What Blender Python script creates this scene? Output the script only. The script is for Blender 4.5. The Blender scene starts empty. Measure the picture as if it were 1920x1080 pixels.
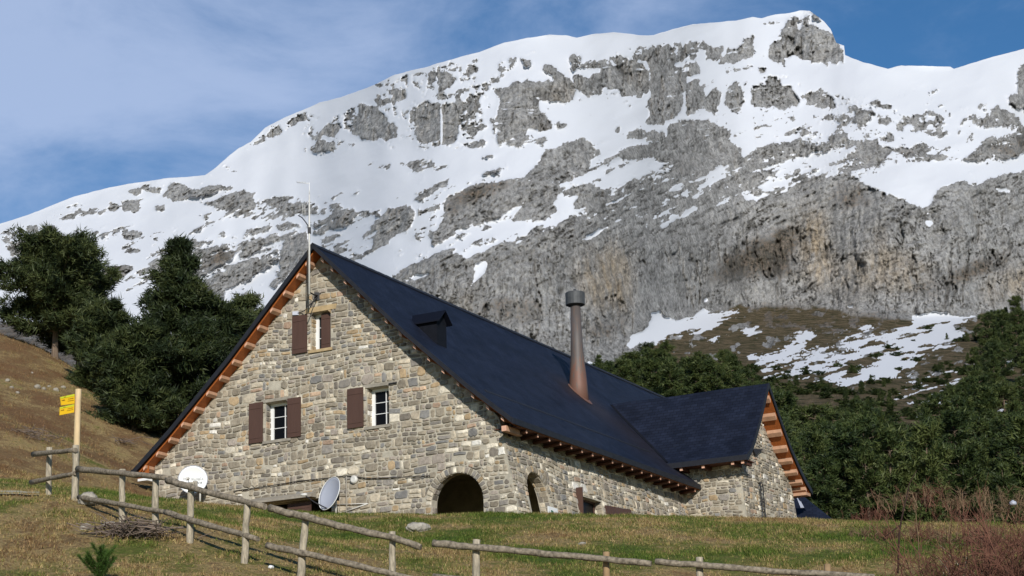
import bpy, bmesh, math, random
import numpy as np
from mathutils import Matrix, Vector
from mathutils.geometry import tessellate_polygon

# ------------------------------------------------------------------ camera, world, sun, exposure
S = bpy.context.scene
COL = S.collection
F = 3700.0
PI_, RO, YA = math.radians(15.6), math.radians(-1.64), math.radians(27.75)
cr, sr = math.cos(RO), math.sin(RO)
cam_data = bpy.data.cameras.new("camera")
cam = bpy.data.objects.new("camera", cam_data)
COL.objects.link(cam)
cam_data.sensor_width = 36.0
cam_data.lens = F / 1920.0 * 36.0
cam_data.clip_start = 0.5
cam_data.clip_end = 20000.0
_up = Vector((0, -math.sin(PI_), math.cos(PI_)))
_fw = Vector((0, math.cos(PI_), math.sin(PI_)))
_rt = Vector((1, 0, 0))
_rc = cr * _rt + sr * _up
_uc = -sr * _rt + cr * _up
cam.matrix_world = Matrix(((_rc.x, _uc.x, -_fw.x, 0), (_rc.y, _uc.y, -_fw.y, 0), (_rc.z, _uc.z, -_fw.z, 0), (0, 0, 0, 1)))
S.camera = cam

SUN_AZ, SUN_EL = math.radians(8.5), math.radians(23.0)
SDIR = Vector((math.sin(SUN_AZ) * math.cos(SUN_EL), -math.cos(SUN_AZ) * math.cos(SUN_EL), math.sin(SUN_EL)))
sd = bpy.data.lights.new("sun", 'SUN')
sd.energy = 4.25
sd.angle = math.radians(0.5)
sd.color = (1.0, 0.955, 0.89)
sun = bpy.data.objects.new("sun", sd)
COL.objects.link(sun)
sun.rotation_euler = SDIR.to_track_quat('Z', 'Y').to_euler()
sun.location = (20, -40, 60)

W = bpy.data.worlds.new("World")
S.world = W
W.use_nodes = True
nt = W.node_tree
nt.nodes.clear()
N = nt.nodes.new
L = nt.links.new
out = N('ShaderNodeOutputWorld')
bg = N('ShaderNodeBackground')
sky = N('ShaderNodeTexSky')
sky.sky_type = 'NISHITA'
sky.sun_disc = False
sky.sun_elevation = SUN_EL
sky.sun_rotation = math.pi - SUN_AZ
sky.altitude = 1200
sky.air_density = 1.0
sky.dust_density = 0.0
sky.ozone_density = 3.0
bg.inputs['Strength'].default_value = 0.075
tc = N('ShaderNodeTexCoord')
mp = N('ShaderNodeMapping')
mp.inputs['Scale'].default_value = (5.0, 5.0, 11.0)
nz = N('ShaderNodeTexNoise')
nz.inputs['Scale'].default_value = 1.5
nz.inputs['Detail'].default_value = 8
nz.inputs['Roughness'].default_value = 0.6
nz.inputs['Distortion'].default_value = 0.3
sep = N('ShaderNodeSeparateXYZ')
L(tc.outputs['Generated'], mp.inputs['Vector'])
L(mp.outputs[0], nz.inputs['Vector'])
L(tc.outputs['Generated'], sep.inputs[0])
# thin cloud veil, thicker to the left, clearing near the horizon
ma = N('ShaderNodeMath'); ma.operation = 'MULTIPLY_ADD'
L(sep.outputs['X'], ma.inputs[0]); ma.inputs[1].default_value = -1.25; ma.inputs[2].default_value = 0.03
mz = N('ShaderNodeMapRange')
L(sep.outputs['Z'], mz.inputs['Value'])
mz.inputs['From Min'].default_value = 0.30; mz.inputs['From Max'].default_value = 0.36
mz.inputs['To Min'].default_value = -0.33; mz.inputs['To Max'].default_value = 0.05
mb = N('ShaderNodeMath'); mb.operation = 'ADD'
L(ma.outputs[0], mb.inputs[0]); L(mz.outputs[0], mb.inputs[1])
mc = N('ShaderNodeMath'); mc.operation = 'ADD'
L(mb.outputs[0], mc.inputs[0]); L(nz.outputs['Fac'], mc.inputs[1])
mr = N('ShaderNodeMapRange')
L(mc.outputs[0], mr.inputs['Value'])
mr.inputs['From Min'].default_value = 0.30; mr.inputs['From Max'].default_value = 0.86
mr.inputs['To Min'].default_value = 0.03; mr.inputs['To Max'].default_value = 0.66
mr.interpolation_type = 'SMOOTHSTEP'
my = N('ShaderNodeMapRange'); L(sep.outputs['Y'], my.inputs['Value'])
my.inputs['From Min'].default_value = 0.55; my.inputs['From Max'].default_value = 0.85
mm = N('ShaderNodeMath'); mm.operation = 'MULTIPLY'; L(mr.outputs[0], mm.inputs[0]); L(my.outputs[0], mm.inputs[1])
mx = N('ShaderNodeMixRGB')
hs = N('ShaderNodeHueSaturation')
hs.inputs['Saturation'].default_value = 1.26
hs.inputs['Value'].default_value = 1.25
L(sky.outputs[0], hs.inputs['Color'])
L(mm.outputs[0], mx.inputs['Fac'])
L(hs.outputs[0], mx.inputs['Color1'])
mx.inputs['Color2'].default_value = (7.4, 8.8, 12.0, 1)
L(mx.outputs[0], bg.inputs['Color'])
L(bg.outputs[0], out.inputs[0])

S.view_settings.view_transform = 'Standard'
S.view_settings.look = 'None'
S.view_settings.exposure = 0.0
S.view_settings.gamma = 1.0

# ------------------------------------------------------------------ projection helpers (pixel of the photograph + distance -> place)
def ray(px, py):
    X = px - 960.0; Y = py - 540.0
    x, y = cr * X + sr * Y, -sr * X + cr * Y
    u = -y
    return np.array([x / F, math.cos(PI_) - u / F * math.sin(PI_), math.sin(PI_) + u / F * math.cos(PI_)])
def at(px, py, D):
    r = ray(px, py)
    return r * (D / r[1])
U = np.array([math.cos(YA), -math.sin(YA), 0]); R = np.array([math.sin(YA), math.cos(YA), 0])
O = at(940, 815, 58.0)
ZB = 9.0
def loc(P):
    d = P - O
    return np.array([d @ U, d @ R, P[2]])
def onY(px, py, Y):
    r = ray(px, py); return loc(r * ((Y + O @ R) / (r @ R)))
def onX(px, py, X):
    r = ray(px, py); return loc(r * ((X + O @ U) / (r @ U)))
def world(l):
    p = O + U * l[0] + R * l[1]
    return np.array([p[0], p[1], l[2]])

# ------------------------------------------------------------------ noise
def vnoise(x, y, seed=0):
    x = np.asarray(x, float); y = np.asarray(y, float)
    xi = np.floor(x).astype(np.int64); yi = np.floor(y).astype(np.int64)
    fx = x - xi; fy = y - yi
    fx = fx * fx * fx * (fx * (fx * 6 - 15) + 10); fy = fy * fy * fy * (fy * (fy * 6 - 15) + 10)
    def h(a, b):
        n = (a * 374761393 + b * 668265263 + seed * 974634777) & 0x7fffffff
        n = ((n ^ (n >> 13)) * 1274126177) & 0x7fffffff
        n = (n ^ (n >> 16)) & 0xffff
        return n / 65535.0
    a = h(xi, yi); b = h(xi + 1, yi); c = h(xi, yi + 1); d = h(xi + 1, yi + 1)
    return (a * (1 - fx) + b * fx) * (1 - fy) + (c * (1 - fx) + d * fx) * fy
def fbm(x, y, seed=0, oct=4, gain=0.5):
    s = 0.0; a = 1.0; t = 0.0
    for o in range(oct):
        s = s + a * (vnoise(x * 2 ** o + 17.3 * o, y * 2 ** o - 9.1 * o, seed + o) - 0.5) * 2
        t += a; a *= gain
    return s / t
def blur(A, s, axis):
    if s < 0.3: return A
    r = int(math.ceil(s * 2.5)); k = np.exp(-0.5 * (np.arange(-r, r + 1) / s) ** 2); k /= k.sum()
    pad = [(0, 0), (0, 0)]; pad[axis] = (r, r)
    B = np.pad(A, pad, mode='edge'); o = np.zeros_like(A)
    for i, w in enumerate(k):
        o += w * (B[i:i + A.shape[0], :] if axis == 0 else B[:, i:i + A.shape[1]])
    return o
def inpoly(px, py, poly):
    c = np.zeros(px.shape, bool); n = len(poly); j = n - 1
    for i in range(n):
        xi, yi = poly[i]; xj, yj = poly[j]
        if yi != yj:
            c ^= ((yi > py) != (yj > py)) & (px < (xj - xi) * (py - yi) / (yj - yi) + xi)
        j = i
    return c

# ------------------------------------------------------------------ materials
def mat(name, color, rough=0.8, spec=0.3, noise=None, bump=None, metallic=0.0, attr=None):
    """noise=(scale, amount, stretch) value variation; bump=(scale, strength, distance, stretch)"""
    m = bpy.data.materials.new(name); m.use_nodes = True
    t = m.node_tree; b = t.nodes['Principled BSDF']
    b.inputs['Roughness'].default_value = rough
    b.inputs['Specular IOR Level'].default_value = spec
    b.inputs['Metallic'].default_value = metallic
    t_c = t.nodes.new('ShaderNodeTexCoord')
    if attr:
        a = t.nodes.new('ShaderNodeAttribute'); a.attribute_name = attr; colo = a.outputs['Color']
    else:
        rgb = t.nodes.new('ShaderNodeRGB'); rgb.outputs[0].default_value = (*color, 1); colo = rgb.outputs[0]
    if noise:
        mpp = t.nodes.new('ShaderNodeMapping'); mpp.inputs['Scale'].default_value = noise[2] if len(noise) > 2 else (1, 1, 1)
        n = t.nodes.new('ShaderNodeTexNoise'); n.inputs['Scale'].default_value = noise[0]; n.inputs['Detail'].default_value = 6
        n.inputs['Roughness'].default_value = 0.6
        t.links.new(t_c.outputs['Object'], mpp.inputs[0]); t.links.new(mpp.outputs[0], n.inputs['Vector'])
        r = t.nodes.new('ShaderNodeMapRange'); r.inputs['From Min'].default_value = 0.25; r.inputs['From Max'].default_value = 0.75
        r.inputs['To Min'].default_value = 1 - noise[1]; r.inputs['To Max'].default_value = 1 + noise[1]
        t.links.new(n.outputs['Fac'], r.inputs['Value'])
        v = t.nodes.new('ShaderNodeVectorMath'); v.operation = 'SCALE'
        t.links.new(colo, v.inputs[0]); t.links.new(r.outputs[0], v.inputs['Scale']); colo = v.outputs[0]
    t.links.new(colo, b.inputs['Base Color'])
    if bump:
        mpp = t.nodes.new('ShaderNodeMapping'); mpp.inputs['Scale'].default_value = bump[3] if len(bump) > 3 else (1, 1, 1)
        n = t.nodes.new('ShaderNodeTexNoise'); n.inputs['Scale'].default_value = bump[0]; n.inputs['Detail'].default_value = 7
        t.links.new(t_c.outputs['Object'], mpp.inputs[0]); t.links.new(mpp.outputs[0], n.inputs['Vector'])
        bb = t.nodes.new('ShaderNodeBump'); bb.inputs['Strength'].default_value = bump[1]; bb.inputs['Distance'].default_value = bump[2]
        t.links.new(n.outputs['Fac'], bb.inputs['Height']); t.links.new(bb.outputs[0], b.inputs['Normal'])
    return m

M = {}
M['mortar'] = mat('mortar', (0.43, 0.39, 0.31), 0.95, 0.1, (3.0, 0.30), (25, 0.6, 0.02))
M['stone'] = mat('rubble_stone', (0.3, 0.3, 0.3), 0.9, 0.15, (9.0, 0.35), (30, 0.7, 0.02), attr='scol')
M['lintel'] = mat('concrete', (0.30, 0.27, 0.22), 0.9, 0.1, (6, 0.25), (20, 0.5, 0.01))
M['lintel_wood'] = mat('pale_lintel_wood', (0.42, 0.31, 0.17), 0.8, 0.2, (6, 0.25), (20, 0.5, 0.01))
M['shutter'] = mat('shutter_brown', (0.085, 0.046, 0.034), 0.55, 0.3, (5, 0.12, (1, 1, .2)), (14, 0.25, 0.01, (1, 1, .05)))
M['white'] = mat('white_paint', (0.80, 0.80, 0.78), 0.4, 0.4)
M['glass'] = mat('window_glass', (0.005, 0.005, 0.006), 0.3, 0.12)
M['soffit'] = mat('soffit_boards', (0.34, 0.098, 0.022), 0.6, 0.3, (3, 0.25, (6, .4, 6)), (10, 0.3, 0.01, (8, .5, 8)))
M['eave_boards'] = mat('shade_toned_eave_boards', (0.085, 0.028, 0.015), 0.6, 0.3, (3, 0.25, (.4, 6, 6)))  # soffit wood darkened: the shade under the eaves is in its colour
M['eave_tail'] = mat('shade_toned_rafter', (0.085, 0.034, 0.020), 0.7, 0.25, (5, 0.25))  # tail bodies coloured dark to stand for eave shade
M['beam'] = mat('beam_wood', (0.46, 0.27, 0.17), 0.7, 0.25, (5, 0.25), (14, 0.3, 0.01))
M['beam_end'] = mat('beam_end_wood', (0.66, 0.38, 0.26), 0.75, 0.2, (12, 0.2))
M['verge'] = mat('dark_verge', (0.016, 0.017, 0.022), 0.6, 0.3, (6, 0.3))
M['pole'] = mat('galvanised_pole', (0.62, 0.60, 0.55), 0.5, 0.5, (8, 0.15))
M['iron'] = mat('dark_iron', (0.025, 0.024, 0.026), 0.6, 0.3)
M['cable'] = mat('cable_rubber', (0.05, 0.045, 0.04), 0.7, 0.2)
M['dish_white'] = mat('dish_white', (0.83, 0.83, 0.80), 0.5, 0.3)
M['dish_grey'] = mat('dish_grey', (0.40, 0.42, 0.48), 0.45, 0.4)
M['letter'] = mat('grey_lettering', (0.28, 0.29, 0.30), 0.7, 0.1)
M['fence'] = mat('weathered_fence_wood', (0.215, 0.18, 0.135), 0.9, 0.1, (15, 0.75, (1, 1, 1)), (18, 0.8, 0.02))
M['fence_post'] = mat('weathered_post_wood', (0.36, 0.31, 0.23), 0.9, 0.1, (9, 0.6, (3, 3, .6)), (14, 0.8, 0.02, (3, 3, .3)))
M['new_post'] = mat('fresh_peeled_wood', (0.62, 0.46, 0.26), 0.75, 0.2, (5, 0.18, (3, 3, .4)), (14, 0.5, 0.01))
M['tan_post'] = mat('tan_post_wood', (0.30, 0.20, 0.11), 0.85, 0.1, (5, 0.2), (14, 0.5, 0.01))
M['sign'] = mat('sign_yellow', (0.83, 0.49, 0.012), 0.5, 0.3)
M['sign_lime'] = mat('sign_lime', (0.58, 0.62, 0.03), 0.5, 0.3)
M['sign_dark'] = mat('sign_lettering', (0.20, 0.09, 0.01), 0.6, 0.2)
M['sign_green'] = mat('sign_green', (0.02, 0.12, 0.08), 0.5, 0.3)
M['bark'] = mat('pine_bark', (0.17, 0.125, 0.09), 0.95, 0.1, (5, 0.4, (3, 3, .6)), (10, 0.8, 0.05, (3, 3, .6)))
M['rock'] = mat('boulder_rock', (0.34, 0.31, 0.26), 0.95, 0.1, (4, 0.4), (9, 0.9, 0.08))
M['twig'] = mat('dead_twigs', (0.19, 0.145, 0.115), 0.95, 0.05, (3, 0.45))
M['twig_pale'] = mat('bleached_twigs', (0.42, 0.37, 0.32), 0.95, 0.05, (3, 0.3))
M['twig_red'] = mat('reddish_twigs', (0.125, 0.058, 0.040), 0.9, 0.1, (1.2, 0.5))
M['twig_tan'] = mat('tan_dry_twigs', (0.17, 0.115, 0.070), 0.9, 0.1, (1.2, 0.45))
M['twig_dark'] = mat('dark_twigs', (0.045, 0.026, 0.022), 0.9, 0.1)
M['path'] = mat('pale_path', (0.42, 0.38, 0.28), 0.95, 0.1, (3, 0.25), (8, 0.5, 0.03))

def leafmat(name, c1, c2, c3):
    m = bpy.data.materials.new(name); m.use_nodes = True
    t = m.node_tree; b = t.nodes['Principled BSDF']
    b.inputs['Roughness'].default_value = 0.6; b.inputs['Specular IOR Level'].default_value = 0.25
    g = t.nodes.new('ShaderNodeTexCoord'); oi = t.nodes.new('ShaderNodeObjectInfo')
    n = t.nodes.new('ShaderNodeTexNoise'); n.inputs['Scale'].default_value = 0.9; n.inputs['Detail'].default_value = 5
    t.links.new(g.outputs['Object'], n.inputs['Vector'])
    at_ = t.nodes.new('ShaderNodeAttribute'); at_.attribute_name = 'leafv'
    ad = t.nodes.new('ShaderNodeMath'); ad.operation = 'ADD'
    t.links.new(n.outputs['Fac'], ad.inputs[0]); 
    mu = t.nodes.new('ShaderNodeMath'); mu.operation = 'MULTIPLY_ADD'; mu.inputs[1].default_value = 0.35; mu.inputs[2].default_value = -0.175
    t.links.new(at_.outputs['Fac'], mu.inputs[0]); t.links.new(mu.outputs[0], ad.inputs[1])
    mu2 = t.nodes.new('ShaderNodeMath'); mu2.operation = 'MULTIPLY_ADD'; mu2.inputs[1].default_value = 0.22; mu2.inputs[2].default_value = -0.11
    t.links.new(oi.outputs['Random'], mu2.inputs[0])
    ad2 = t.nodes.new('ShaderNodeMath'); ad2.operation = 'ADD'
    t.links.new(ad.outputs[0], ad2.inputs[0]); t.links.new(mu2.outputs[0], ad2.inputs[1])
    cr_ = t.nodes.new('ShaderNodeValToRGB')
    e = cr_.color_ramp.elements; e[0].position = 0.3; e[0].color = (*c1, 1); e[1].position = 0.72; e[1].color = (*c3, 1)
    k = cr_.color_ramp.elements.new(0.5); k.color = (*c2, 1)
    t.links.new(ad2.outputs[0], cr_.inputs['Fac']); t.links.new(cr_.outputs[0], b.inputs['Base Color'])
    return m
M['needles'] = leafmat('pine_needles', (0.014, 0.023, 0.008), (0.030, 0.044, 0.013), (0.068, 0.082, 0.026))
M['needles_far'] = leafmat('forest_needles', (0.018, 0.031, 0.009), (0.038, 0.057, 0.014), (0.086, 0.104, 0.030))
M['needles_young'] = leafmat('young_needles', (0.03, 0.065, 0.010), (0.06, 0.115, 0.018), (0.10, 0.175, 0.03))

def slate():
    m = bpy.data.materials.new('slate_roof'); m.use_nodes = True
    t = m.node_tree; b = t.nodes['Principled BSDF']
    a = t.nodes.new('ShaderNodeAttribute'); a.attribute_name = 'ruv'
    br = t.nodes.new('ShaderNodeTexBrick'); br.inputs['Scale'].default_value = 1.0
    br.inputs['Brick Width'].default_value = 0.26; br.inputs['Row Height'].default_value = 0.15
    br.inputs['Mortar Size'].default_value = 0.010; br.inputs['Mortar Smooth'].default_value = 0.3
    br.inputs['Color1'].default_value = (0.0075, 0.0105, 0.0215, 1); br.inputs['Color2'].default_value = (0.0140, 0.0185, 0.0350, 1)
    br.inputs['Mortar'].default_value = (0.0035, 0.0045, 0.010, 1)
    t.links.new(a.outputs['Vector'], br.inputs['Vector'])
    n = t.nodes.new('ShaderNodeTexNoise'); n.inputs['Scale'].default_value = 1.1; n.inputs['Detail'].default_value = 8
    t.links.new(a.outputs['Vector'], n.inputs['Vector'])
    r = t.nodes.new('ShaderNodeMapRange'); r.inputs['From Min'].default_value = .3; r.inputs['From Max'].default_value = .7
    r.inputs['To Min'].default_value = .68; r.inputs['To Max'].default_value = 1.34
    t.links.new(n.outputs['Fac'], r.inputs['Value'])
    v = t.nodes.new('ShaderNodeVectorMath'); v.operation = 'SCALE'
    t.links.new(br.outputs['Color'], v.inputs[0]); t.links.new(r.outputs[0], v.inputs['Scale'])
    # small pale chips and lichen
    mpc = t.nodes.new('ShaderNodeMapping'); mpc.inputs['Scale'].default_value = (1.2, 5, 1)
    t.links.new(a.outputs['Vector'], mpc.inputs[0])
    n2 = t.nodes.new('ShaderNodeTexNoise'); n2.inputs['Scale'].default_value = 2.2; n2.inputs['Detail'].default_value = 3
    t.links.new(mpc.outputs[0], n2.inputs['Vector'])
    r2 = t.nodes.new('ShaderNodeMapRange'); r2.inputs['From Min'].default_value = .74; r2.inputs['From Max'].default_value = .80
    r2.inputs['To Max'].default_value = .5
    t.links.new(n2.outputs['Fac'], r2.inputs['Value'])
    mxx = t.nodes.new('ShaderNodeMixRGB'); t.links.new(r2.outputs[0], mxx.inputs['Fac']); t.links.new(v.outputs[0], mxx.inputs['Color1'])
    mxx.inputs['Color2'].default_value = (.08, .09, .12, 1)
    # rust run-off below the chimney
    st = t.nodes.new('ShaderNodeAttribute'); st.attribute_name = 'stain'
    mx2 = t.nodes.new('ShaderNodeMixRGB'); t.links.new(st.outputs['Fac'], mx2.inputs['Fac']); t.links.new(mxx.outputs[0], mx2.inputs['Color1'])
    mx2.inputs['Color2'].default_value = (.030, .022, .022, 1)
    t.links.new(mx2.outputs[0], b.inputs['Base Color'])
    b.inputs['Roughness'].default_value = .62; b.inputs['Specular IOR Level'].default_value = .22
    bp = t.nodes.new('ShaderNodeBump'); bp.inputs['Strength'].default_value = .5; bp.inputs['Distance'].default_value = .012
    hgt = t.nodes.new('ShaderNodeMath'); hgt.operation = 'MULTIPLY_ADD'; hgt.inputs[1].default_value = -1; hgt.inputs[2].default_value = 1
    t.links.new(br.outputs['Fac'], hgt.inputs[0])
    h2 = t.nodes.new('ShaderNodeMath'); h2.operation = 'ADD'; t.links.new(hgt.outputs[0], h2.inputs[0]); t.links.new(n.outputs['Fac'], h2.inputs[1])
    t.links.new(h2.outputs[0], bp.inputs['Height']); t.links.new(bp.outputs[0], b.inputs['Normal'])
    return m
M['slate'] = slate()

def rustmat():
    m = bpy.data.materials.new('chimney_metal'); m.use_nodes = True
    t = m.node_tree; b = t.nodes['Principled BSDF']
    g = t.nodes.new('ShaderNodeTexCoord'); sp = t.nodes.new('ShaderNodeSeparateXYZ'); t.links.new(g.outputs['Object'], sp.inputs[0])
    mpp = t.nodes.new('ShaderNodeMapping'); mpp.inputs['Scale'].default_value = (9, 9, 1.6); t.links.new(g.outputs['Object'], mpp.inputs[0])
    n = t.nodes.new('ShaderNodeTexNoise'); n.inputs['Scale'].default_value = 1.5; n.inputs['Detail'].default_value = 7; t.links.new(mpp.outputs[0], n.inputs['Vector'])
    r = t.nodes.new('ShaderNodeMapRange'); r.inputs['From Min'].default_value = 7.0; r.inputs['From Max'].default_value = 8.6
    r.inputs['To Min'].default_value = .62; r.inputs['To Max'].default_value = -.05
    t.links.new(sp.outputs['Z'], r.inputs['Value'])
    nb = t.nodes.new('ShaderNodeMath'); nb.operation = 'MULTIPLY_ADD'; nb.inputs[1].default_value = 2.0; nb.inputs[2].default_value = -.5; t.links.new(n.outputs['Fac'], nb.inputs[0])
    a = t.nodes.new('ShaderNodeMath'); a.operation = 'ADD'; t.links.new(r.outputs[0], a.inputs[0]); t.links.new(nb.outputs[0], a.inputs[1])
    c = t.nodes.new('ShaderNodeValToRGB'); e = c.color_ramp.elements
    e[0].position = .45; e[0].color = (.10, .085, .078, 1); e[1].position = 1.25 if False else 1.0; e[1].color = (.17, .085, .058, 1)
    k = e.new(.7); k.color = (.12, .090, .075, 1); k2 = e.new(.86); k2.color = (.135, .092, .072, 1)
    t.links.new(a.outputs[0], c.inputs['Fac']); t.links.new(c.outputs[0], b.inputs['Base Color'])
    b.inputs['Roughness'].default_value = .6; b.inputs['Metallic'].default_value = .1
    return m
M['rust'] = rustmat()
M['vent_slate'] = mat('vent_slate', (0.007, 0.008, 0.012), 0.7, 0.15, (6, 0.3))
M['cap'] = mat('cap_metal', (0.075, 0.078, 0.080), 0.6, 0.3, (5, 0.25), metallic=0.2)

def groundmat(name, blades=False):
    m = bpy.data.materials.new(name); m.use_nodes = True
    t = m.node_tree; b = t.nodes['Principled BSDF']; b.inputs['Roughness'].default_value = .95; b.inputs['Specular IOR Level'].default_value = .08
    g = t.nodes.new('ShaderNodeNewGeometry')
    def noise(s, d, rgh=.6, sc=(1, 1, 1)):
        mpp = t.nodes.new('ShaderNodeMapping'); mpp.inputs['Scale'].default_value = sc; t.links.new(g.outputs['Position'], mpp.inputs[0])
        n = t.nodes.new('ShaderNodeTexNoise'); n.inputs['Scale'].default_value = s; n.inputs['Detail'].default_value = d; n.inputs['Roughness'].default_value = rgh
        t.links.new(mpp.outputs[0], n.inputs['Vector']); return n.outputs['Fac']
    a = t.nodes.new('ShaderNodeAttribute'); a.attribute_name = 'dry'
    n1 = noise(.42, 8, .68); n2 = noise(6, 5, .7)
    s = t.nodes.new('ShaderNodeMath'); s.operation = 'MULTIPLY_ADD'; t.links.new(n2, s.inputs[0]); s.inputs[1].default_value = .38; t.links.new(n1, s.inputs[2])
    s2 = t.nodes.new('ShaderNodeMath'); s2.operation = 'ADD'; t.links.new(s.outputs[0], s2.inputs[0]); t.links.new(a.outputs['Fac'], s2.inputs[1])
    c = t.nodes.new('ShaderNodeValToRGB'); e = c.color_ramp.elements
    k_ = 1.52 if blades else 1.36
    def C(x): return (x[0] * k_, x[1] * k_, x[2] * k_, 1)
    e[0].position = .50; e[0].color = C((.052, .082, .014)); e[1].position = 1.0; e[1].color = C((.15, .085, .042))
    for p, cc in ((.62, (.090, .108, .024)), (.71, (.155, .132, .046)), (.78, (.27, .195, .090)), (.88, (.165, .108, .052))):
        k = e.new(p); k.color = C(cc)
    t.links.new(s2.outputs[0], c.inputs['Fac'])
    n3 = noise(14, 4, .7)
    r = t.nodes.new('ShaderNodeMapRange'); r.inputs['From Min'].default_value = .3; r.inputs['From Max'].default_value = .7; r.inputs['To Min'].default_value = .62; r.inputs['To Max'].default_value = 1.35
    t.links.new(n3, r.inputs['Value'])
    v = t.nodes.new('ShaderNodeVectorMath'); v.operation = 'SCALE'; t.links.new(c.outputs[0], v.inputs[0]); t.links.new(r.outputs[0], v.inputs['Scale'])
    t.links.new(v.outputs[0], b.inputs['Base Color'])
    if not blades:
        n4 = noise(9, 6, .75)
        bp = t.nodes.new('ShaderNodeBump'); bp.inputs['Strength'].default_value = 1; bp.inputs['Distance'].default_value = .10
        t.links.new(n4, bp.inputs['Height']); t.links.new(bp.outputs[0], b.inputs['Normal'])
    return m
M['ground'] = groundmat('grassy_ground'); M['grass'] = groundmat('grass_blades', True)

def mountainmat():
    m = bpy.data.materials.new('mountain_surface'); m.use_nodes = True
    t = m.node_tree; b = t.nodes['Principled BSDF']; b.inputs['Specular IOR Level'].default_value = .1
    g = t.nodes.new('ShaderNodeNewGeometry')
    def noise(s, d, rgh=.6, sc=(1, 1, 1), dist=0):
        mpp = t.nodes.new('ShaderNodeMapping'); mpp.inputs['Scale'].default_value = sc; t.links.new(g.outputs['Position'], mpp.inputs[0])
        n = t.nodes.new('ShaderNodeTexNoise'); n.inputs['Scale'].default_value = s; n.inputs['Detail'].default_value = d; n.inputs['Roughness'].default_value = rgh
        n.inputs['Distortion'].default_value = dist
        t.links.new(mpp.outputs[0], n.inputs['Vector']); return n.outputs['Fac']
    def attr(nm):
        a = t.nodes.new('ShaderNodeAttribute'); a.attribute_name = nm; return a.outputs['Fac']
    def rng(src, a0, a1, b0, b1):
        r = t.nodes.new('ShaderNodeMapRange'); r.inputs['From Min'].default_value = a0; r.inputs['From Max'].default_value = a1
        r.inputs['To Min'].default_value = b0; r.inputs['To Max'].default_value = b1; t.links.new(src, r.inputs['Value']); return r.outputs[0]
    def mix(f, c1, c2):
        x = t.nodes.new('ShaderNodeMixRGB'); t.links.new(f, x.inputs['Fac'])
        for k, c in (('Color1', c1), ('Color2', c2)):
            if isinstance(c, tuple): x.inputs[k].default_value = (*c, 1)
            else: t.links.new(c, x.inputs[k])
        return x.outputs[0]
    def madd(a, k, c):
        x = t.nodes.new('ShaderNodeMath'); x.operation = 'MULTIPLY_ADD'; t.links.new(a, x.inputs[0]); x.inputs[1].default_value = k
        if isinstance(c, float): x.inputs[2].default_value = c
        else: t.links.new(c, x.inputs[2])
        return x.outputs[0]
    fine = noise(1.25, 7, .75, (1, .45, .62), .25)
    big = noise(.12, 5, .6)
    rockc = mix(rng(big, .35, .65, 0, 1), (.265, .260, .250), (.390, .383, .370))
    ocm = t.nodes.new('ShaderNodeMath'); ocm.operation = 'MULTIPLY'; t.links.new(attr('ochre'), ocm.inputs[0]); t.links.new(rng(noise(.30, 6, .7, (1, .4, .22), .5), .36, .56, .15, 1.0), ocm.inputs[1])
    rockc = mix(rng(ocm.outputs[0], 0, 1, 0, .95), rockc, (.40, .31, .20))
    vegf = madd(big, 1.1, madd(fine, .9, -.85))
    veg = t.nodes.new('ShaderNodeMath'); veg.operation = 'ADD'; t.links.new(attr('veg'), veg.inputs[0]); t.links.new(vegf, veg.inputs[1])
    vegc = mix(rng(fine, .4, .6, 0, 1), (.065, .058, .034), (.165, .120, .085))
    rockc = mix(rng(veg.outputs[0], .45, .75, 0, .85), rockc, vegc)
    # lichen-dark cracks, plus shadow of rock chimneys and caves painted in
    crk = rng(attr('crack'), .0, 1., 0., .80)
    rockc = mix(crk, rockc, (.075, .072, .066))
    v = t.nodes.new('ShaderNodeVectorMath'); v.operation = 'SCALE'; t.links.new(rockc, v.inputs[0]); t.links.new(rng(fine, .34, .66, .48, 1.50), v.inputs['Scale'])
    mead = mix(rng(noise(.35, 8, .75), .40, .60, 0, 1), (.042, .042, .018), (.175, .130, .080))
    grd = mix(rng(attr('meadow'), .4, .6, 0, 1), v.outputs[0], mead)
    sn = t.nodes.new('ShaderNodeMath'); sn.operation = 'ADD'; t.links.new(attr('snow'), sn.inputs[0])
    t.links.new(madd(noise(.9, 5, .7, (1, .5, 1.5)), .9, -.45), sn.inputs[1])
    sf = rng(sn.outputs[0], .44, .56, 0, 1)
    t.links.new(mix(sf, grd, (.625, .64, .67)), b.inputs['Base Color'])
    t.links.new(rng(sf, 0, 1, .95, .6), b.inputs['Roughness'])
    bp = t.nodes.new('ShaderNodeBump'); bp.inputs['Distance'].default_value = .9
    t.links.new(rng(sf, 0, 1, 1.0, .06), bp.inputs['Strength']); t.links.new(fine, bp.inputs['Height']); t.links.new(bp.outputs[0], b.inputs['Normal'])
    return m
M['mountain'] = mountainmat()

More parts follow.
